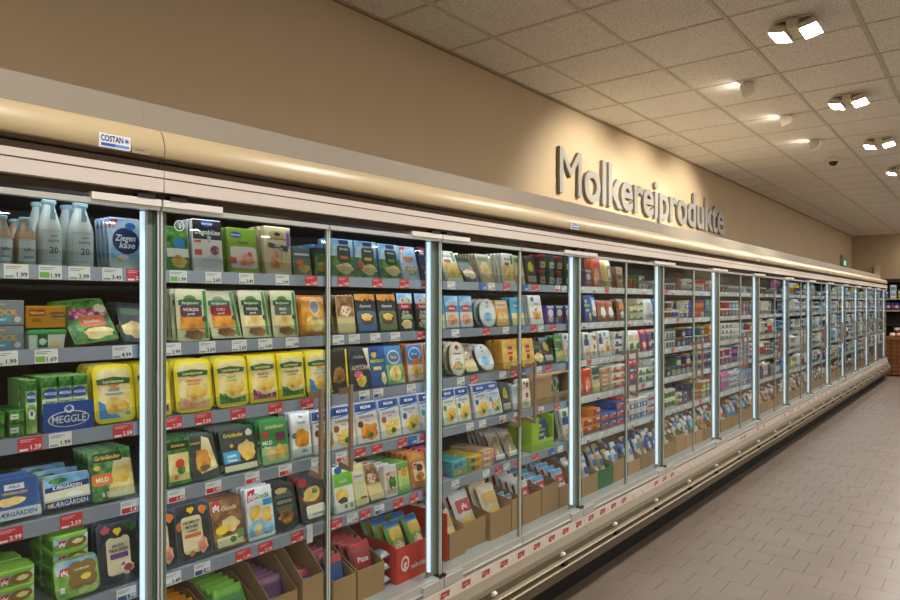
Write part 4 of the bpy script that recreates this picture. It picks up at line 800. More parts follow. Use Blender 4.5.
# --- pouches for the cardboard boxes on the deck
def pouch(k, base, a, b, desc, w=.11, h=.17, t=.026, text=None, pic='*shred'):
    D(k, 'cheese_bag', 'cheese bag', desc, 'pillow', w, h, t, base, [('r', .04, .84, .96, .98, a), ('q', .12, .5, .88, .8, b)] + ([('t', .5, .65, .1, text, 'FFFFFF', .6)] if text else []) + [('b', .5, .26, .34, .18, pic)])
pouch('p_yel', 'E8B428', 'E88A20', 'D85A2A', 'yellow snack cheese pouch', .10, .15, .02, None, '*gold'); pouch('p_grn', '6FBF3A', '9AD85A', '3F8A2A', 'bright green snack pouch', .10, .15, .02, None, '*meadow'); pouch('p_pur', '7A4A7A', '9A6A8A', '5A2A5A', 'purple snack pouch', .10, .15, .02, None, '*berry')
pouch('p_blu', '33507A', 'C83A34', '2A5AA0', 'blue pouch with red top', .10, .19, .022, None, '*dark'); pouch('p_red', '8A4A30', 'C8242C', 'B82A30', 'brown pouch with red top', .12, .2, .03, 'Pizza', '*shred'); pouch('p_mix', '7FB85A', '2F62B4', 'E8C03A', 'blue and green grated cheese bag', .14, .19, .05, None, '*mixed')
pouch('p_wht', 'E4E0DA', 'D8D4D0', 'D02A34', 'white bag with red emblem', .13, .19, .03, 'g&g', '*shred'); pouch('p_wyl', 'E8DCC0', 'E0C8A0', 'E8B860', 'white and yellow grated cheese bag', .13, .19, .03, None, '*shred'); pouch('p_wbl', 'E0E4E6', '5AA8D8', 'D02A34', 'white bag with blue corner', .13, .18, .03, 'g&g', '*slice')
pouch('p_ice', 'B4C8DC', 'C8D8E8', '8AB0D0', 'pale blue glossy mozzarella bag', .11, .12, .05, None, '*white'); pouch('p_cut', 'E2E2DE', '3A78C8', 'C8D8E8', 'white bag with blue strip', .11, .18, .03, None, '*white'); pouch('p_gold', 'D8B070', 'E8E0C8', 'B88A3A', 'golden brown striped pouch', .10, .18, .025, None, '*gold')
# ------------------------------------------------------------------ stocking the shelves
DOORW = ['leftmost door', 'second door', 'third door', 'fourth door', 'fifth door'] + [ordw(i) + ' door' for i in range(5, 30)]
SHW = ['top shelf', 'second shelf', 'third shelf', 'fourth shelf', 'fifth shelf', 'bottom deck']
def thing(dk, x, y, z, label, group, tilt=0, yaw=0, roll=0, sc=1.0, wx=1.0):
    d = DES[dk]
    o = empty(d['name'], (x, y, z), label, d['cat'], group)
    o.rotation_euler = (-R(tilt), R(roll), pi/2 + R(yaw)); o.scale = (sc*wx, sc, sc)
    for nm, me in d['parts']: put(nm, me, o)
    return o
COL = {}
def fit(desc, tail):
    w = desc.split()
    while len(w) + len(tail.split()) > 16: w = w[1:]
    return ' '.join(w) + tail
def facing(door, si, u, dk, tilt=10, deep=2, yaw=0, roll=0, sc=1.0, df=1.955, stack=1, gap=.006, dz=0.0, y=None, z=None, pitch=None, wx=1.0):
    """front package seen in column u, with more of its kind behind it and on it"""
    d = DES[dk]; i = COL.get((door, si), 0); COL[door, si] = i + 1
    base = (DECK_Z if si == 5 else SHELF_Z[si]) if z is None else z
    t, h = d['t']*sc, d['h']*sc
    ta = R(tilt)
    if y is None: y = y_at(u, df + .02)
    lift = t/2*abs(sin(ta)) + .001
    step = pitch or (t/cos(ta) + gap)
    for k in range(deep):
        for s in range(stack):
            x = -(df + t/2*cos(ta) + k*step)
            zz = base + lift + s*(h + .001) + dz
            yy = y + (random.uniform(-.002, .002) if k else 0)
            where = '%s, %s' % (SHW[si], DOORW[door])
            q = ORD[i]
            if k == 0 and stack == 1: lb = fit(d['desc'], ', %s from left, %s' % (q, where))
            elif k == 0: lb = fit(d['desc'], ', %s up in stack %s, %s' % (ORD[s], q, where))
            elif stack == 1: lb = fit(d['desc'], ', %s back, row %s, %s' % (ORD[k], q, where))
            else: lb = fit(d['desc'], ', %s up, %s back, row %s, %s' % (ORD[s], ORD[k], q, where))
            thing(dk, x, yy, zz, lb, 'packs on the ' + where, tilt, yaw, roll, sc, wx)
def run(door, si, items, **kw):
    L = []
    for it in items:
        o = dict(kw); o.update(it[2] if len(it) > 2 else {})
        L.append([it[0], it[1], o, y_at(it[0], o.get('df', 1.955) + .02), DES[it[1]]['w']*o.get('sc', 1.0)*(1 + .1*abs(sin(R(o.get('roll', 0))))), 1.0])
    M = [e for e in L if 'dz' not in e[2]]
    for a, b in zip(M, M[1:]):                               # neighbours stand side by side, not inside each other
        f = (b[3] - a[3] - .004) / ((a[4] + b[4]) / 2)
        if f < 1: a[5] = min(a[5], f); b[5] = min(b[5], f)
    for u, dk, o, y, w, f in L: facing(door, si, u, dk, **dict(o, y=y, wx=f))
# leftmost door
run(0, 0, [(-18, 'coffb', dict(tilt=0, deep=2, gap=.01)), (3, 'coffb', dict(tilt=0, deep=2, gap=.01)), (26, 'coffb', dict(tilt=0, deep=2, gap=.01)), (51, 'milkb', dict(tilt=0, deep=2, gap=.01)), (82, 'milkb', dict(tilt=0, deep=2, gap=.01)), (124, 'goat', dict(tilt=9, deep=4))])
run(0, 1, [(0, 'block', dict(tilt=0, deep=2, stack=2)), (45, 'ftub', dict(tilt=0, deep=2)), (45, 'mustard', dict(tilt=0, deep=2, dz=.056)), (95, 'slant', dict(tilt=38, deep=3, roll=-6)), (134, 'dgreen', dict(tilt=30, deep=3, roll=5))])
run(0, 2, [(-8, 'gbox', dict(tilt=0, deep=2, stack=2)), (14, 'gbox', dict(tilt=0, deep=2, stack=2)), (29, 'herbbox', dict(tilt=3, deep=3))])
ym0 = y_at(40.5, 1.975); ym1 = y_at(88, 1.975)
for k in range(3): facing(0, 2, 0, 'herbbox', tilt=3, deep=3, y=ym0 + .018 + (k+.5)*(ym1-ym0-.010)/3 - .0135, df=1.966, z=SHELF_Z[2]+.003)
dbx = empty('display_box', (-1.949, (ym0+ym1)/2, SHELF_Z[2]+.001), 'blue shelf-ready display box holding slim butter cartons, leftmost door', 'display box')
wd = ym1 - ym0 + .006
m = MB(); m.box(-wd/2, wd/2, -.0012, .0012, 0, .078, '2453A8').box(-wd/2, -wd/2+.002, .0012, .13, 0, .05, '2453A8').box(wd/2-.002, wd/2, .0012, .13, 0, .05, '2453A8').box(-wd/2, wd/2, .0012, .13, 0, .002, '2453A8')
dbx.rotation_euler = (0, 0, pi/2); put('carton', m.mesh('carton'), dbx)
f = Face(wd, .078, -.0012); put('print', f.pr(MB(), [('e', .5, .42, .42, .28, 'E8EEF8'), ('e', .5, .42, .39, .25, '1E4AA0'), ('t', .5, .42, .24, 'MEGGLE', 'F4F8FF', .68), ('e', .5, .76, .1, .14, 'DCE8F8'), ('b', .5, .78, .06, .08, '3A6AB8')]).mesh('print'), dbx)
run(0, 2, [(113, 'leer', dict(tilt=9, deep=4)), (152, 'leer_p', dict(tilt=9, deep=4))])
run(0, 3, [(14, 'kaerb', dict(tilt=14, deep=2)), (66, 'kaer', dict(tilt=12, deep=3)), (112, 'grunl', dict(tilt=18, deep=4))])
run(0, 4, [(12, 'ggtub', dict(tilt=0, deep=2, stack=3)), (68, 'ggtub', dict(tilt=0, deep=2, stack=4, df=2.0)), (118, 'heart', dict(tilt=10, deep=3)), (158, 'heart2', dict(tilt=10, deep=3))])
facing(0, 4, 76, 'gglid', tilt=16, deep=1, df=1.948)
# second door
run(1, 0, [(176, 'greenp', dict(deep=3)), (206, 'bayern', dict(tilt=6, deep=4)), (242, 'lime', dict(tilt=10, deep=4)), (276, 'bonn', dict(tilt=4, deep=3)), (300, 'yelgr', dict(deep=2)), (319, 'bluecup', dict(tilt=0, deep=2))])
facing(1, 0, 258, 'brownp', tilt=10, deep=2, df=2.06)
run(1, 1, [(191, 'berg_v', dict(tilt=8, deep=5)), (224, 'berg_r', dict(tilt=20, deep=5)), (254, 'berg_k', dict(tilt=14, deep=5)), (283, 'berg_s', dict(tilt=9, deep=5)), (313, 'bread', dict(tilt=10, deep=2))])
run(1, 2, [(192, 'leer_o', dict(tilt=8, deep=4)), (230, 'leer_g', dict(tilt=8, deep=4)), (262, 'leer_p', dict(tilt=9, deep=4)), (290, 'leer_k', dict(tilt=7, deep=4)), (318, 'leer', dict(tilt=7, deep=4))])
run(1, 3, [(177, 'g_tom', dict(tilt=8, deep=3)), (204, 'g_dark', dict(tilt=20, deep=5)), (239, 'g_blue', dict(tilt=17, deep=6)), (273, 'g_light', dict(tilt=9, deep=6)), (300, 'silver', dict(tilt=7, deep=3)), (322, 'mil_br', dict(tilt=8, deep=3, sc=.97))])
run(1, 4, [(193, 'heart2', dict(tilt=14, deep=4)), (228, 'ggbrown', dict(tilt=16, deep=4)), (260, 'gouda', dict(tilt=11, deep=4)), (285, 'olive', dict(tilt=14, deep=3)), (313, 'redcirc', dict(tilt=15, deep=3))])
# third door
run(2, 0, [(340, 'alm_o', dict(tilt=6, deep=3)), (364, 'alm_y', dict(tilt=6, deep=4)), (389, 'alm_d', dict(tilt=12, deep=4)), (409, 'wb_or', dict(tilt=16, deep=3)), (426, 'navy', dict(tilt=10, deep=3))])
run(2, 1, [(344, 'tanp', dict(tilt=8, deep=3)), (365, 'alp_b', dict(tilt=10, deep=5)), (386, 'alp_g', dict(tilt=9, deep=5)), (404, 'sch_g', dict(tilt=8, deep=4)), (421, 'sch_o', dict(tilt=7, deep=4)), (436, 'skyp', dict(tilt=8, deep=2))])
run(2, 2, [(337, 'yedge', dict(tilt=6, deep=4)), (358, 'raclb', dict(tilt=8, deep=4)), (377, 'bluep', dict(tilt=10, deep=3)), (394, 'oval', dict(tilt=12, deep=4)), (414, 'orblue', dict(tilt=6, deep=7)), (432, 'tall_g', dict(tilt=8, deep=3))])
run(2, 3, [(342, 'mil_or', dict(tilt=9, deep=4)), (366, 'mil_br', dict(tilt=10, deep=4)), (389, 'mil_or', dict(tilt=11, deep=4)), (409, 'mil_bl', dict(tilt=10, deep=4)), (427, 'mil_tq', dict(tilt=9, deep=4))])
run(2, 4, [(343, 'limew', dict(tilt=10, deep=3)), (360, 'cream', dict(tilt=16, deep=3)), (375, 'tanp', dict(tilt=28, deep=2)), (389, 'whitebx', dict(tilt=6, deep=4)), (402, 'grn_og', dict(tilt=10, deep=7)), (418, 'orange', dict(tilt=14, deep=5)), (434, 'pinkp', dict(tilt=10, deep=4))])
# fourth and fifth door
run(3, 0, [(453, 'wy', dict(tilt=26, deep=2)), (470, 'dgreen', dict(tilt=34, deep=3)), (486, 'beigep', dict(tilt=20, deep=10)), (507, 'wy', dict(tilt=8, deep=5)), (518, 'beigep', dict(tilt=10, deep=6))])
run(3, 1, [(450, 'blueb', dict(tilt=6, deep=3)), (464, 'blueb', dict(tilt=6, deep=3)), (486, 'roundc', dict(tilt=8, deep=4)), (501, 'saled', dict(tilt=10, deep=3)), (516, 'skyp', dict(tilt=8, deep=3))])
run(3, 2, [(456, 'camem', dict(tilt=8, deep=3)), (470, 'tanp', dict(tilt=30, deep=3)), (486, 'roundc', dict(tilt=26, deep=4)), (508, 'orangep', dict(tilt=6, deep=3))])
run(3, 3, [(448, 'mil_gr', dict(deep=3)), (462, 'mil_gr', dict(deep=4)), (480, 'mil_bl', dict(deep=4)), (494, 'mil_tq', dict(tilt=14, deep=3)), (505, 'darkp', dict(tilt=12, deep=3)), (515, 'paleb', dict(tilt=6, deep=2))])
run(3, 4, [(457, 'teal', dict(tilt=0, deep=2)), (473, 'yelbx', dict(tilt=0, deep=2, stack=2)), (485, 'stackt', dict(tilt=0, deep=2, stack=3)), (499, 'greyp', dict(tilt=26, deep=5)), (512, 'greyp', dict(tilt=30, deep=4))])
run(4, 0, [(530, 'darkp', dict(deep=3)), (540, 'jar', dict(tilt=0, deep=2, stack=2)), (549, 'tin', dict(tilt=0, deep=2, stack=2)), (557, 'jar', dict(tilt=0, deep=2, stack=2)), (566, 'tin', dict(tilt=0, deep=2, stack=2)), (575, 'jar', dict(tilt=0, deep=2, stack=2))])
run(4, 1, [(535, 'whitec', dict(tilt=10, deep=4)), (548, 'purple', dict(tilt=3, deep=3)), (557, 'navyt', dict(tilt=3, deep=3)), (566, 'purple', dict(tilt=3, deep=3)), (574, 'navyt', dict(tilt=3, deep=3))])
run(4, 2, [(526, 'orangep', dict(tilt=8, deep=3)), (538, 'dgreen', dict(tilt=20, deep=3)), (548, 'darkp', dict(tilt=22, deep=3)), (558, 'g_light', dict(tilt=10, deep=3)), (567, 'whitec', dict(tilt=8, deep=3)), (576, 'lapac', dict(tilt=8, deep=3))])
run(4, 3, [(524, 'lapac', dict(tilt=6, deep=2)), (578, 'redp', dict(tilt=6, deep=2, sc=.85))])
run(4, 4, [(566, 'lpack', dict(tilt=12, deep=2)), (576, 'limew', dict(tilt=10, deep=3))])
# carton with a window of green bags, and the bright green display carton
def carton(door, si, y0, y1, h, dep, col, win, label, df=1.955):
    o = empty('display_box', (-df, (y0+y1)/2, SHELF_Z[si]+.001), label, 'display box'); o.rotation_euler = (0, 0, pi/2)
    w = y1 - y0; a = .004; m = MB()
    wl, wb, wt = win
    m.box(-w/2, w/2, 0, a, 0, wb*h, col).box(-w/2, -w/2+wl*w, 0, a, wb*h, h, col).box(w/2-.008, w/2, 0, a, wb*h, h, col)
    if wt < 1: m.box(-w/2+wl*w, w/2-.008, 0, a, wt*h, h, col)
    m.box(-w/2, -w/2+a, a, dep, 0, h, col).box(w/2-a, w/2, a, dep, 0, h, col).box(-w/2+a, w/2-a, a, dep, 0, a, col).box(-w/2+a, w/2-a, dep-a, dep, a, h, col)
    if wt < 1: m.box(-w/2+a, w/2-a, a, dep-a, h-a, h, col)
    put('carton', m.mesh('carton'), o); return o, w
KRAFT = mat('B08D62', .75, noise=.08, scale=60)
ya, yb = y_at(532, 1.96), y_at(568, 1.96)
o, w = carton(4, 3, ya, yb, .172, .22, KRAFT, (.5, .32, .93), 'brown cardboard display carton with window, fourth shelf, fifth door')
put('print', Face(w, .172, 0).pr(MB(), [('t', .3, .2, .07, 'HOFGUT', '6A5236', .3), ('r', .7, .08, .86, .14, '6A5236')]).mesh('print'), o)
for k, f_ in enumerate((.62, .84)): thing('feta', -2.0, ya + (yb-ya)*f_ - .02*k, SHELF_Z[3]+.03, 'green tinted cheese bag inside window carton, %s' % ('left one', 'right one')[k], 'bags in the window carton', 4, 0, 0, .8)
ya, yb = y_at(531, 1.96), y_at(553, 1.96)
o, w = carton(4, 4, ya, yb, .185, .16, 'A6CF3A', (.02, .3, 1), 'bright lime green display carton, fifth shelf, fifth door')
built_ = MB().box(-w/2-.001, -w/2+.07, -.002, 0, .05, .185, 'A6CF3A'); put('side_flap', built_.mesh('side_flap'), o)
for k in range(2): thing('skyp', -1.985-.03*k, ya+(yb-ya)*.66, SHELF_Z[4]+.006, 'blue cheese pack in lime carton, %s' % ('front', 'back'), 'packs in the lime carton', 5, 0, 0, .9) if False else thing('bluep', -1.985-.03*k, ya+(yb-ya)*.66, SHELF_Z[4]+.006, 'royal blue cheese pack inside the lime carton, %s one' % ('front', 'rear')[k], 'packs in the lime carton', 5, 0, 0, .9)

# the neighbouring door just beyond the left edge of the picture
for si, row in enumerate((['milkb', 'goat', 'lime', 'bayern', 'goat'], ['berg_v', 'block', 'ftub', 'grunl', 'berg_k'], ['leer_o', 'gbox', 'leer', 'leer_g', 'herbbox'], ['kaer', 'kaerb', 'g_blue', 'kaer'], ['heart', 'gouda', 'olive', 'heart2'])):
    for k, dk in enumerate(row):
        d = DES[dk]; t = d['t']
        thing(dk, -(1.957 + t/2), -.25 + k*(.56/len(row)), SHELF_Z[si] + .003 + t/2*sin(R(6)), fit(d['desc'], ', %s from left, %s, beyond left picture edge' % (ORD[k], SHW[si])), 'packs beyond the left picture edge', 6 if dk not in ('milkb', 'ftub') else 0, wx=min(1, (.56/len(row)-.008)/d['w']))

# first packs of the sixth door
run(5, 0, [(586, 'navyt', dict(tilt=3, deep=2)), (595, 'redp', dict(tilt=5, deep=2)), (607, 'yelw', dict(tilt=8, deep=2)), (618, 'brownp', dict(tilt=6, deep=2))])
run(5, 1, [(586, 'bluep', dict(tilt=6, deep=2)), (593, 'bluet', dict(tilt=10, deep=2)), (602, 'redw', dict(tilt=12, deep=2)), (610, 'redw', dict(tilt=14, deep=2))])
run(5, 2, [(585, 'lpack', dict(tilt=6, deep=2, sc=.88)), (592, 'lapac', dict(tilt=6, deep=2)), (600, 'lpack', dict(tilt=9, deep=2, sc=.88)), (606, 'whitec', dict(tilt=9, deep=2))])
run(5, 3, [(586, 'redp', dict(tilt=5, deep=2, sc=.88)), (594, 'tall_g', dict(tilt=5, deep=2)), (603, 'stackt', dict(tilt=0, deep=1, stack=5))])
# ------------------------------------------------------------------ cardboard boxes on the bottom deck
def open_box(label, y0, y1, d0, d1, hf, hb, col, cut=.5, inner=None):
    """shelf-ready box: low front, side walls rising to a high back"""
    yc = (y0+y1)/2; o = empty('cardboard_box', (-d0, yc, DECK_Z+.001), label, 'cardboard box'); o.rotation_euler = (0, 0, pi/2)
    w, dep, a = y1-y0, d1-d0, .004; m = MB()
    m.box(-w/2, w/2, 0, dep, 0, a, col); m.box(-w/2, w/2, 0, a, a, hf, col); m.box(-w/2, w/2, dep-a, dep, a, hb, col)
    c = dep*cut
    for s in (-1, 1):
        x0, x1 = (-w/2, -w/2+a) if s < 0 else (w/2-a, w/2)
        pr = [(a, a), (dep-a, a), (dep-a, hb), (c, hb), (c*.55, hf+(hb-hf)*.55), (a, hf)]; n = len(pr)
        m.add([(x0, p, q) for p, q in pr] + [(x1, p, q) for p, q in pr], [tuple(range(n))[::-1], tuple(range(n, 2*n))] + [(i, (i+1) % n, (i+1) % n + n, i+n) for i in range(n)], col)
    put('carton', m.mesh('carton'), o)
    return o
BOXN = {}
def boxed(door, label, u0, u1, dk, n, hf, hb, d0=1.968, d1=2.42, col=None, tilt=20, cols=1, sc=1.0, lift=.006, cut=.5, pitch=None, jit=2, rise=0.0):
    y0, y1 = (y_at(u0, d0), y_at(u1, d0)) if u0 > 5 else (u0*1.07, u1*1.07)
    i = BOXN.get(door, 0); BOXN[door] = i+1
    nm = '%s, %s on the deck, %s' % (label, ORD[i], DOORW[door])
    o = open_box(nm, y0, y1, d0, d1, hf, hb, col or KRAFT, cut)
    d = DES[dk]; t = d['t']*sc; st = max(pitch or 0, (t + .006)/cos(R(tilt)) + rise*math.tan(R(tilt)) + .005)
    w = (y1-y0)/cols
    for c in range(cols):
        for k in range(n):
            x = -(d0 + .012 + t/2 + k*st)
            if -x + d['h']*sc*sin(R(tilt)) > d1 - .012: break
            thing(dk, x, y0 + (c+.5)*w + random.uniform(-.004, .004), DECK_Z + lift + k*rise + t/2*sin(R(tilt)),
                  fit(d['desc'], ', %s%s in deck box %s, %s' % (ORD[k], (' left', ' right')[c] if cols > 1 else '', ORD[i], DOORW[door])), 'bags in deck boxes', tilt, random.uniform(-jit, jit)*.3, random.uniform(-jit, jit)*.3, sc, min(1.0, (w-.024)/(d['w']*sc)))
    return o
# leftmost door (only just below the picture) and second door
boxed(0, 'brown cardboard box', .46, .60, 'p_yel', 6, .09, .17, sc=1.1); boxed(0, 'brown cardboard box', .63, .78, 'p_red', 6, .09, .2)
boxed(1, 'brown cardboard box of yellow pouches', 1.06, 1.20, 'p_yel', 9, .10, .185, d0=2.0, d1=2.40, tilt=35, pitch=.03, sc=1.15, lift=.03)
boxed(1, 'brown cardboard box of green pouches', 1.215, 1.36, 'p_grn', 9, .11, .20, d0=2.0, d1=2.42, tilt=35, pitch=.03, sc=1.2, lift=.035)
boxed(1, 'brown cardboard box of purple pouches', 1.375, 1.49, 'p_pur', 8, .14, .235, d0=2.0, d1=2.45, tilt=30, pitch=.035, sc=1.05, lift=.04, cut=.3)
boxed(1, 'tall brown cardboard box of blue pouches', 1.505, 1.60, 'p_blu', 8, .17, .26, d0=1.99, d1=2.46, tilt=22, pitch=.035, lift=.03, cut=.25, sc=.8)
# third door
boxed(2, 'brown cardboard box of blue pouches', 1.635, 1.745, 'p_blu', 9, .12, .2, d0=1.98, tilt=18, pitch=.035, sc=1.0)
boxed(2, 'brown cardboard box of red pouches', 1.755, 1.895, 'p_red', 9, .12, .22, d0=1.98, tilt=18, pitch=.035, sc=1.0)
RED = mat('D8402E', .5)
ob = boxed(2, 'bright red cardboard display box', 1.955, 2.175, 'p_mix', 3, .15, .17, d0=1.97, d1=2.30, col=RED, tilt=26, cols=2, sc=.85, pitch=.07, lift=.08, cut=.2, jit=9)
put('print', Face(.22, .15, 0).pr(MB(), [('e', .2, .5, .12, .22, 'F6E8E4'), ('e', .2, .5, .08, .16, 'D8402E'), ('t', .2, .5, .22, 'g', 'FFFFFF', .14), ('t', .62, .35, .14, 'reibekäse', 'F6E8E4', .5)]).mesh('print'), ob)
for k in range(3): thing('p_ice', -2.0-.002*k, 2.06, DECK_Z+.02+.052*k, 'pale blue glossy cheese bag, %s up beside the red box' % ORD[k], 'bags beside the red box', 84, 0, 0, .5)
brd = MB().box(-2.335, -2.325, 2.09, 2.34, DECK_Z+.001, DECK_Z+.30, mat('A9AEB2', .6)); o = built('cardboard_divider', brd); tag(o, 'grey cardboard divider standing behind the red display box', 'cardboard')
boxed(2, 'white cardboard box of red emblem bags', 1.94, 2.2, 'p_wht', 5, .2, .24, d0=2.345, d1=2.62, col=mat('C9C4BC', .7), tilt=12, cols=2, pitch=.045, sc=1.1, lift=.07)
# fourth door
rb = MB().box(-2.4, -1.97, 2.425, 2.431, DECK_Z+.001, DECK_Z+.22, RED); tag(built('red_divider', rb), 'thin bright red cardboard divider behind the second post', 'cardboard')
boxed(3, 'brown cardboard box of white bags', 2.285, 2.40, 'p_wyl', 6, .12, .17, d0=1.97, d1=2.3, tilt=28, sc=.9, pitch=.05, lift=.04)
boxed(3, 'brown cardboard box of red emblem bags', 2.41, 2.58, 'p_wht', 8, .13, .19, d0=1.99, d1=2.5, tilt=26, pitch=.04, sc=1.1, lift=.05, rise=.011)
boxed(3, 'brown cardboard box of yellow bags', 2.59, 2.76, 'p_wyl', 8, .14, .19, d0=1.97, d1=2.5, tilt=24, pitch=.04, sc=1.1, lift=.05, rise=.011)
boxed(3, 'low brown cardboard box of bags', 2.77, 2.855, 'p_wbl', 6, .16, .2, d0=1.97, d1=2.4, tilt=20, pitch=.05, lift=.06, sc=.65, jit=5)
# fifth door
boxed(4, 'tall brown cardboard box of bags', 2.875, 3.05, 'p_wht', 9, .15, .19, d0=1.975, d1=2.40, tilt=18, pitch=.04, sc=.95, lift=.03, rise=.011)
boxed(4, 'brown cardboard box of blue corner bags', 3.06, 3.23, 'p_wbl', 8, .16, .21, d0=1.975, d1=2.4, tilt=26, pitch=.04, sc=.95, lift=.03, rise=.011)
boxed(4, 'short brown cardboard box of bags', 3.24, 3.43, 'p_wbl', 8, .12, .2, d0=1.975, d1=2.4, tilt=22, pitch=.04, sc=.95, lift=.03, rise=.011)
o = empty('carton_pack', (-2.52, 3.45, DECK_Z+.001), 'red carton with grey barcode panel under the fifth shelf', 'carton'); o.rotation_euler = (0, 0, pi/2)
put('carton', slab(.5, .27, .2, .002, 'B8402E').mesh('carton'), o); put('print', Face(.5, .27, -.1).pr(MB(), [('r', .58, .68, .92, .82, 'C8C8C4'), ('r', .62, .71, .74, .79, '5A5A58'), ('r', .78, .71, .88, .79, '5A5A58')]).mesh('print'), o)
for k in range(11): tag(put('cheese_pack', (DES['gouda']['parts'][0][1] if False else slab(.10, .05, .022, .004, 'E4E8EC' if k % 2 == 0 else '3A5A9A').mesh('cheese_pack')), None, (-2.52, 3.225+.045*k, DECK_Z+.275), (R(-10), 0, pi/2+pi/2)), '%s striped pack, %s from left on the red carton' % ('white' if k % 2 == 0 else 'blue', ORD[k]), 'cheese pack', 'striped packs on the red carton')
# ------------------------------------------------------------------ farther doors: cups, tubs, cartons, bottles, boxes
LIM = {}; STUFF = {}
def cup_mesh(c, band, lid, w=.066, h=.07, two=None):
    m = MB(); r = w/2; n = 12
    pf = [(r*.74, 0), (r*.80, h*.18)]; m.lathe(pf, c, n, cap1=False)
    m.lathe([(r*.805, h*.18), (r*.93, h*.72)], band, n, cap0=False, cap1=False)
    if two: m.lathe([(r*.845, h*.34), (r*.90, h*.55)], two, n, cap0=False, cap1=False)
    m.lathe([(r*.93, h*.72), (r*.96, h*.93)], c, n, cap0=False, cap1=False)
    m.lathe([(r, h*.93), (r, h*.985), (r*.9, h)], lid, n)
    return m, w, h, w
def tub_mesh(c, band, lid, w=.10, h=.07, t=.09):
    m = tub(w, h, t, c, lid); f = Face(w*.86, h*.74, -t*.485); f.pr(m, [('r', 0, .12, 1, .8, band), ('e', .5, .48, .24, .26, 'EFEDE6'), ('r', .32, .44, .68, .54, lid)])
    l = tub_lid(w, h, t, lid); m.add(l.v, l.f, lid); return m, w, h, t
def carton_mesh(c, band, lid, w=.07, h=.17, t=.07):
    m = MB().box(-w/2, w/2, -t/2, t/2, 0, h*.86, c)
    m.add([(-w/2,-t/2,h*.86),(w/2,-t/2,h*.86),(w/2,t/2,h*.86),(-w/2,t/2,h*.86),(-w/2,0,h),(w/2,0,h)], [(0,1,5,4),(2,3,4,5),(1,2,5),(3,0,4)], c)
    f = Face(w, h*.86, -t/2); f.pr(m, [('r', 0, .55, 1, .85, band), ('r', 0, .05, 1, .2, band), ('e', .5, .4, .3, .12, lid), ('r', .15, .66, .85, .74, 'F4F4F0')])
    m.lathe([(.011, h*.90), (.011, h*.96)], lid, 8, 0, -t*.3); return m, w, h, t
def drink_mesh(c, band, lid, w=.05, h=.155, t=.05):
    r = w/2; m = MB().lathe([(r*.9, 0), (r, .005), (r, h*.12)], c, 12, cap1=False); m.lathe([(r*1.005, h*.12), (r*1.005, h*.6)], band, 12, cap0=False, cap1=False)
    m.lathe([(r, h*.6), (r*.9, h*.7), (r*.5, h*.86)], c, 12, cap0=False, cap1=False); m.lathe([(r*.55, h*.86), (r*.55, h)], lid, 12); return m, w, h, w
def pbox_mesh(c, band, lid, w=.11, h=.05, t=.08):
    m = slab(w, h, t, .004, c); f = Face(w, h, -t/2); f.pr(m, [('r', .03, .1, .97, .45, band), ('e', .3, .55, .2, .3, lid), ('r', .55, .6, .9, .78, 'F2F2EC')]); return m, w, h, t
def bagm(c, band, lid, w=.10, h=.15, t=.03):
    m = pillow(w, h, t, c, 5); f = Face(w, h, 0, t/2); f.pr(m, [('q', .15, .5, .85, .8, band), ('b', .5, .28, .3, .16, lid)]); return m, w, h, t
KIND = {'cup': (cup_mesh, 'yoghurt_cup', 'yoghurt cup'), 'tub': (tub_mesh, 'quark_tub', 'tub'), 'milk': (carton_mesh, 'milk_carton', 'milk carton'), 'drink': (drink_mesh, 'drink_bottle', 'bottle'), 'box': (pbox_mesh, 'cheese_box', 'cheese box'), 'bag': (bagm, 'dairy_bag', 'bag')}
CN = {'E8E6DE': 'white', 'F0EEE6': 'white', 'D8DCE0': 'grey', '2F62B4': 'blue', '24408A': 'navy', '5AA8D8': 'azure', 'C8343A': 'red', '3F8A3A': 'green', '8FC85A': 'lime', 'E8C83A': 'yellow', 'E08A3A': 'orange', '6A3A8A': 'purple', 'D86A9A': 'pink', '3A2A24': 'umber', 'D8C8A0': 'cream', '8A5A3A': 'brown', '9AB8CC': 'slate', '2A2E34': 'black', '3AA0A0': 'teal', 'C8B07A': 'tan', '5A7A5A': 'sage'}
FAR = {}
def far_kind(k, c, band, lid, **kw):
    key = (k, c, band, lid, tuple(sorted(kw.items())))
    if key not in FAR:
        mb, w, h, t = KIND[k][0](c, band, lid, **kw); FAR[key] = (mb, mb.mesh(KIND[k][1], 40), w, h, t, '%s %s with %s band' % (CN.get(c, 'coloured'), KIND[k][1].replace('_', ' '), CN.get(band, 'coloured')))
    return FAR[key]
def emit_far(key_k, fk, x, y, z, label, group, tilt=0, yaw=0):
    mb, me, w, h, t, desc = fk; nm, cat = KIND[key_k][1:]
    n = LIM.get(nm, 0)
    if n < 300:
        LIM[nm] = n+1; o = put(nm, me, None, (x, y, z), (-R(tilt), 0, pi/2 + R(yaw))); tag(o, label, cat, group)
    else:
        s = STUFF.setdefault(nm, MB()); b = len(s.v); ta = R(tilt); ca, sa = cos(ta), sin(ta)
        for vx, vy, vz in mb.v:
            yy, zz = vy*ca + vz*sa, -vy*sa + vz*ca
            s.v.append((x - yy, y + vx, z + zz))
        for f, mi in zip(mb.f, mb.m): s.f.append(tuple(b+q for q in f)); s.m.append(s.slot(mb.mats[mi]))
SCHEME = [  # per door (sixth on): per shelf a list of kinds
 [('box','box','bag'), ('bag','bag','cup'), ('box','bag','tub'), ('milk','box','tub'), ('box','tub','bag')],
 [('tub','cup','tub'), ('tub','cup','box'), ('box','box','tub'), ('box','tub','cup'), ('milk','box','tub')]]
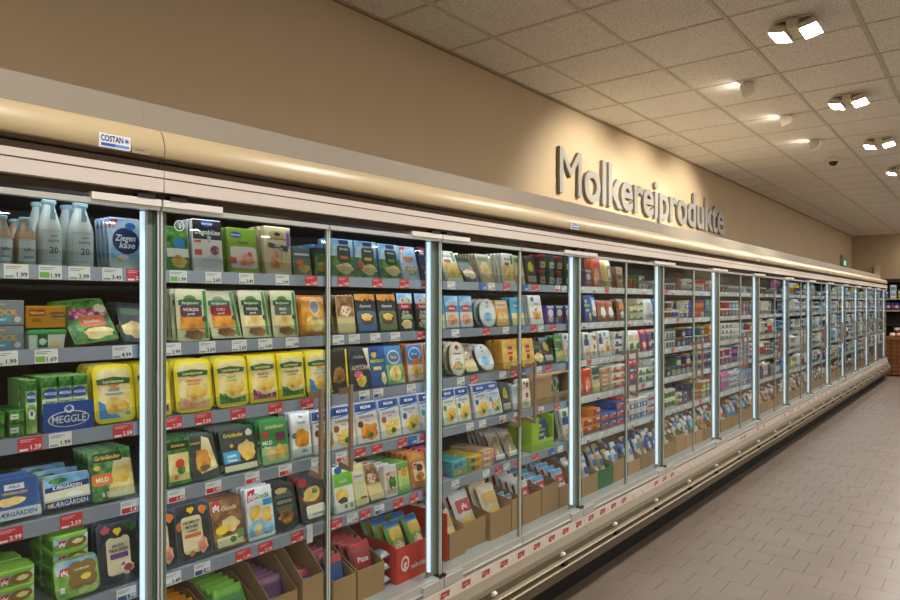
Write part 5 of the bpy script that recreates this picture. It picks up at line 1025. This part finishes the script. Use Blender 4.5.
PAL = {
 5: ('E8E6DE','C8343A','E08A3A','D8C8A0','2F62B4','8A5A3A'), 6: ('E8E6DE','C8343A','D8C8A0','2F62B4','3F8A3A','F0EEE6'),
 7: ('3A2A24','E8E6DE','D8C8A0','3F8A3A','24408A','8A5A3A'), 8: ('3F8A3A','8FC85A','E08A3A','2F62B4','E8E6DE','C8343A'),
 9: ('E8E6DE','9AB8CC','D86A9A','C8343A','24408A','5AA8D8'), 10: ('E8E6DE','D8DCE0','3F8A3A','5AA8D8','C8343A','6A3A8A'),
 11: ('2A2E34','D8C8A0','24408A','5AA8D8','8A5A3A','E8E6DE'), 12: ('2F62B4','E8E6DE','3AA0A0','D86A9A','2A2E34','5AA8D8'),
 13: ('E8E6DE','D8DCE0','D8C8A0','F0EEE6','E8C83A','9AB8CC'), 14: ('E8E6DE','F0EEE6','D8C8A0','D8DCE0','C8B07A','5AA8D8')}
rf = random.Random(11)
for door in range(5, 28):
    ya = (YB + (door-1)*DW)*1.065; yb = ya + DW*1.065; pal = PAL.get(door) or PAL[rf.choice((9, 10, 13, 14, 14, 13))]
    lo = ya + .004; hi = yb - .002
    hi = min(hi, 17.18)
    if lo > hi - .1: continue
    for si in range(5):
        y = lo if door != 5 else max(lo, y_at((625, 617, 612, 610, 580)[si], 1.975)); col = 0
        zone = {0: (.145), 1: .165, 2: .165, 3: .165, 4: .185}[si]
        while True:
            if door < 7: k = rf.choice(('box', 'bag', 'tub', 'cup', 'bag', 'drink') if si < 3 else ('box', 'milk', 'tub', 'bag', 'box'))
            elif door < 11: k = rf.choice(('cup', 'cup', 'tub', 'cup', 'box', 'tub') if si < 4 else ('cup', 'tub', 'box', 'milk'))
            elif door < 15: k = rf.choice(('cup', 'drink', 'milk', 'tub', 'drink', 'cup'))
            else: k = rf.choice(('cup', 'milk', 'tub', 'drink', 'cup', 'box'))
            c = rf.choice(('E8E6DE', 'F0EEE6') + pal); b = rf.choice(pal + ('2F62B4', 'C8343A')); l = rf.choice(('E8E6DE', 'D8DCE0') + pal)
            if b == c: b = '2F62B4'
            fk = far_kind(k, c, b, l); w, h, t, desc = fk[2:6]
            rep = rf.choice((1, 2, 2, 3)) if door < 9 else rf.choice((2, 3))
            stop = False
            for q in range(rep):
                if y + w > hi: stop = True; break
                tiers = max(1, int((zone - .005) / h)); 
                if rf.random() < .25 and tiers > 1: tiers -= 1
                deep = 2 if door < 11 else 1
                for kd in range(deep):
                    for tr_ in range(tiers):
                        tl = 8 if k == 'bag' else 0
                        lb = '%s, %s column, %s up%s, %s, %s' % (desc, ordw(col), ORD[tr_], '' if kd == 0 else ', rear', SHW[si], DOORW[door])
                        emit_far(k, fk, -(1.955 + t/2 + kd*(t+.006)), y + w/2 + .001, SHELF_Z[si] + .001 + tr_*(h+.001) + (t/2*sin(R(tl)) if tl else 0), lb, 'dairy products on the far shelves', tl)
                y += w + .006; col += 1
            if stop and y + .05 > hi: break
            if stop: y += .02
# deck of the farther doors: cartons with loose bags and packs
def rbag(door, y, d, z, key, n, wb):
    c, b, l = key; fk = far_kind('bag', c, b, l, w=wb)
    emit_far('bag', fk, -d, y, z, '%s, piece %s lying loose on the deck, %s' % (fk[5], ordw(n), DOORW[door]), 'bags on the far decks', 18 + rf.uniform(-1, 1), 0)
DECKC = [[('E8E6DE', '2F62B4', 'C8B07A'), ('2F62B4', 'E8E6DE', 'F0EEE6'), ('F0EEE6', '5AA8D8', 'E8E6DE'), ('C8B07A', '2F62B4', 'E8E6DE')],
 [('E8E6DE', '2F62B4', 'C8B07A'), ('F0EEE6', '3F8A3A', 'C8B07A'), ('C8B07A', 'C8343A', 'E8C83A'), ('5AA8D8', 'E8E6DE', 'F0EEE6')],
 [('E08A3A', 'E8E6DE', 'C8343A'), ('E8E6DE', 'C8343A', 'E08A3A'), ('5AA8D8', 'E8E6DE', '2F62B4'), ('8A5A3A', 'D8C8A0', 'E8E6DE')],
 [('D8C8A0', 'C8343A', '8A5A3A'), ('E8E6DE', 'D86A9A', 'C8343A'), ('8A5A3A', 'E8E6DE', 'D8C8A0'), ('E8E6DE', 'E08A3A', '8A5A3A')]]
GREENC = mat('2F7A4A', .6); BLUEC = mat('2F4F9A', .6); PALEK = mat('C09A70', .75)
for door in range(5, 26):
    ya = (YB + (door-1)*DW)*1.07; n = 0
    if ya > 16.4: break
    nb = 3 if door < 9 else 2
    ww = (DW*1.07-.02)/nb
    for i in range(nb):
        y0 = ya + .01 + i*ww; col = rf.choice((KRAFT, KRAFT, PALEK)) if door != 5 else (KRAFT, GREENC, KRAFT)[i]
        hb = rf.uniform(.16, .24)
        open_box('%s cardboard box of bags, %s on the deck, %s' % ('green' if col is GREENC else 'brown', ORD[i], DOORW[door]), y0, y0+ww-.01, 1.975, 2.45, rf.uniform(.09, .14), hb, col)
        for r_ in range(5 if door < 10 else 3):
            for cc in range(2):
                w0 = (ww-.018)/2
                rbag(door, y0 + .004 + (cc+.5)*w0, 2.01 + r_*.072, DECK_Z + .03 + rf.uniform(0, .035), rf.choice(DECKC[min(3, (door-5)//2)]), n, .07 if nb == 3 else .11); n += 1
for nm, s in STUFF.items():
    o = put(nm + '_ranks', s.mesh(nm + '_ranks')); tag(o, 'tightly packed small %s ranks behind the farthest glass doors' % nm.replace('_', ' '), nm.replace('_', ' '), None, 'stuff')

# ------------------------------------------------------------------ the end of the aisle
# woven wooden counter beside the last case
WOOD = mat('8A5426', .6, noise=.25, scale=30); WOODD = mat('6A3C18', .65, noise=.2, scale=30)
xo, yo = -1.64, 18.15
o = empty('wicker_counter', (xo, yo, 0), 'brown woven wicker counter standing past the farthest case', 'counter')
put('core', MB().box(-.30, .30, -.26, .26, .02, .80, WOODD).mesh('core'), o)
for r_ in range(9):
    z = .03 + r_*.086; bul = .012*sin(r_*1.3)
    put('woven_band', MB().box(-.325-bul, .325+bul, -.285-bul, .285+bul, z, z+.07, WOOD).mesh('woven_band'), o)
put('rim', MB().box(-.34, .34, -.30, .30, .80, .86, WOOD).mesh('rim'), o)
for k in range(6): put('stake', MB().box(-.30+k*.114, -.275+k*.114, -.305, -.285, .02, .82, WOODD).mesh('stake'), o)
for k in range(4): put('stake', MB().box(.325, .345, -.25+k*.15, -.22+k*.15, .02, .82, WOODD).mesh('stake'), o)
for k in range(4):
    b_ = MB().lathe([(.02, 0), (.055, .02), (.065, .05), (.05, .08), (.015, .095)], 'D8A890' if k % 2 else 'E4CDB8', 12)
    tag(put('bread_roll', b_.mesh('bread_roll', 60), None, (xo-.18+.12*k, yo-.12+.03*(k % 2), .861)), 'pale bread roll, %s from left on the wicker counter' % ORD[k], 'bread roll', 'rolls on the wicker counter')
j = empty('storage_jar', (xo-.12, yo+.1, .861), 'dark jar with white lid on the wicker counter', 'jar')
put('glass', MB().lathe([(.05, 0), (.06, .02), (.06, .12), (.045, .15)], '4A2A20', 14).mesh('glass', 40), j); put('lid', MB().lathe([(.055, .15), (.055, .2)], 'E4DED4', 14).mesh('lid'), j)
# dark shelving against the far wall
sh = empty('wall_shelving', (-1.2, 19.55, 0), 'dark wall shelving with drinks at the far end of aisle', 'shelving')
SD = mat('2A221C', .6)
put('back_board', MB().box(-1.0, 2.2, .24, .28, 0, 2.2, SD).mesh('back_board'), sh)
for x in (-1.0, .58, 2.16): put('upright', MB().box(x, x+.04, -.2, .24, 0, 2.2, SD).mesh('upright'), sh)
put('header', MB().box(-1.0, 2.2, -.2, .24, 2.12, 2.2, SD).mesh('header'), sh)
for z in (.3, .72, 1.07, 1.42, 1.70): put('shelf_board', MB().box(-.96, 2.16, -.2, .24, z, z+.03, mat('C9B48C', .5) if z > 1.3 else SD).mesh('shelf_board'), sh)
for k in range(34):
    x = -2.13 + .085*k
    o = empty('drink_can', (x, 19.42, 1.451), 'blue drink can, %s from left on far wall shelving' % ordw(k), 'can', 'blue cans on the far shelving')
    put('body', MB().lathe([(.034, 0), (.038, .012), (.038, .16), (.03, .175)], '24449A', 12).mesh('body', 40), o); put('label', MB().lathe([(.0385, .05), (.0385, .11)], 'D8DCE8' if k % 2 else 'C83A3A', 12, cap0=False, cap1=False).mesh('label'), o)
for k in range(18):
    x = -2.1 + .16*k; c = ('2F62B4', 'E4E8EC', '6A9A3A', '24408A')[k % 4]; hh = (.18, .32, .2, .24)[k % 4]
    m = MB().box(-.06, .06, -.05, .05, 0, hh, c); Face(.12, hh, -.05).pr(m, [('r', .08, .6, .92, .85, 'E8ECEC' if k % 4 != 1 else '5AA8D8'), ('r', .08, .2, .92, .36, 'E8C83A' if k % 4 == 2 else '8AB4D8')])
    tag(put('drink_carton', m.mesh('drink_carton'), None, (x, 19.42, 1.731)), '%s drink carton, %s from left on top far shelf' % (('blue', 'white', 'green', 'navy')[k % 4], ordw(k)), 'carton', 'cartons on the far shelving')
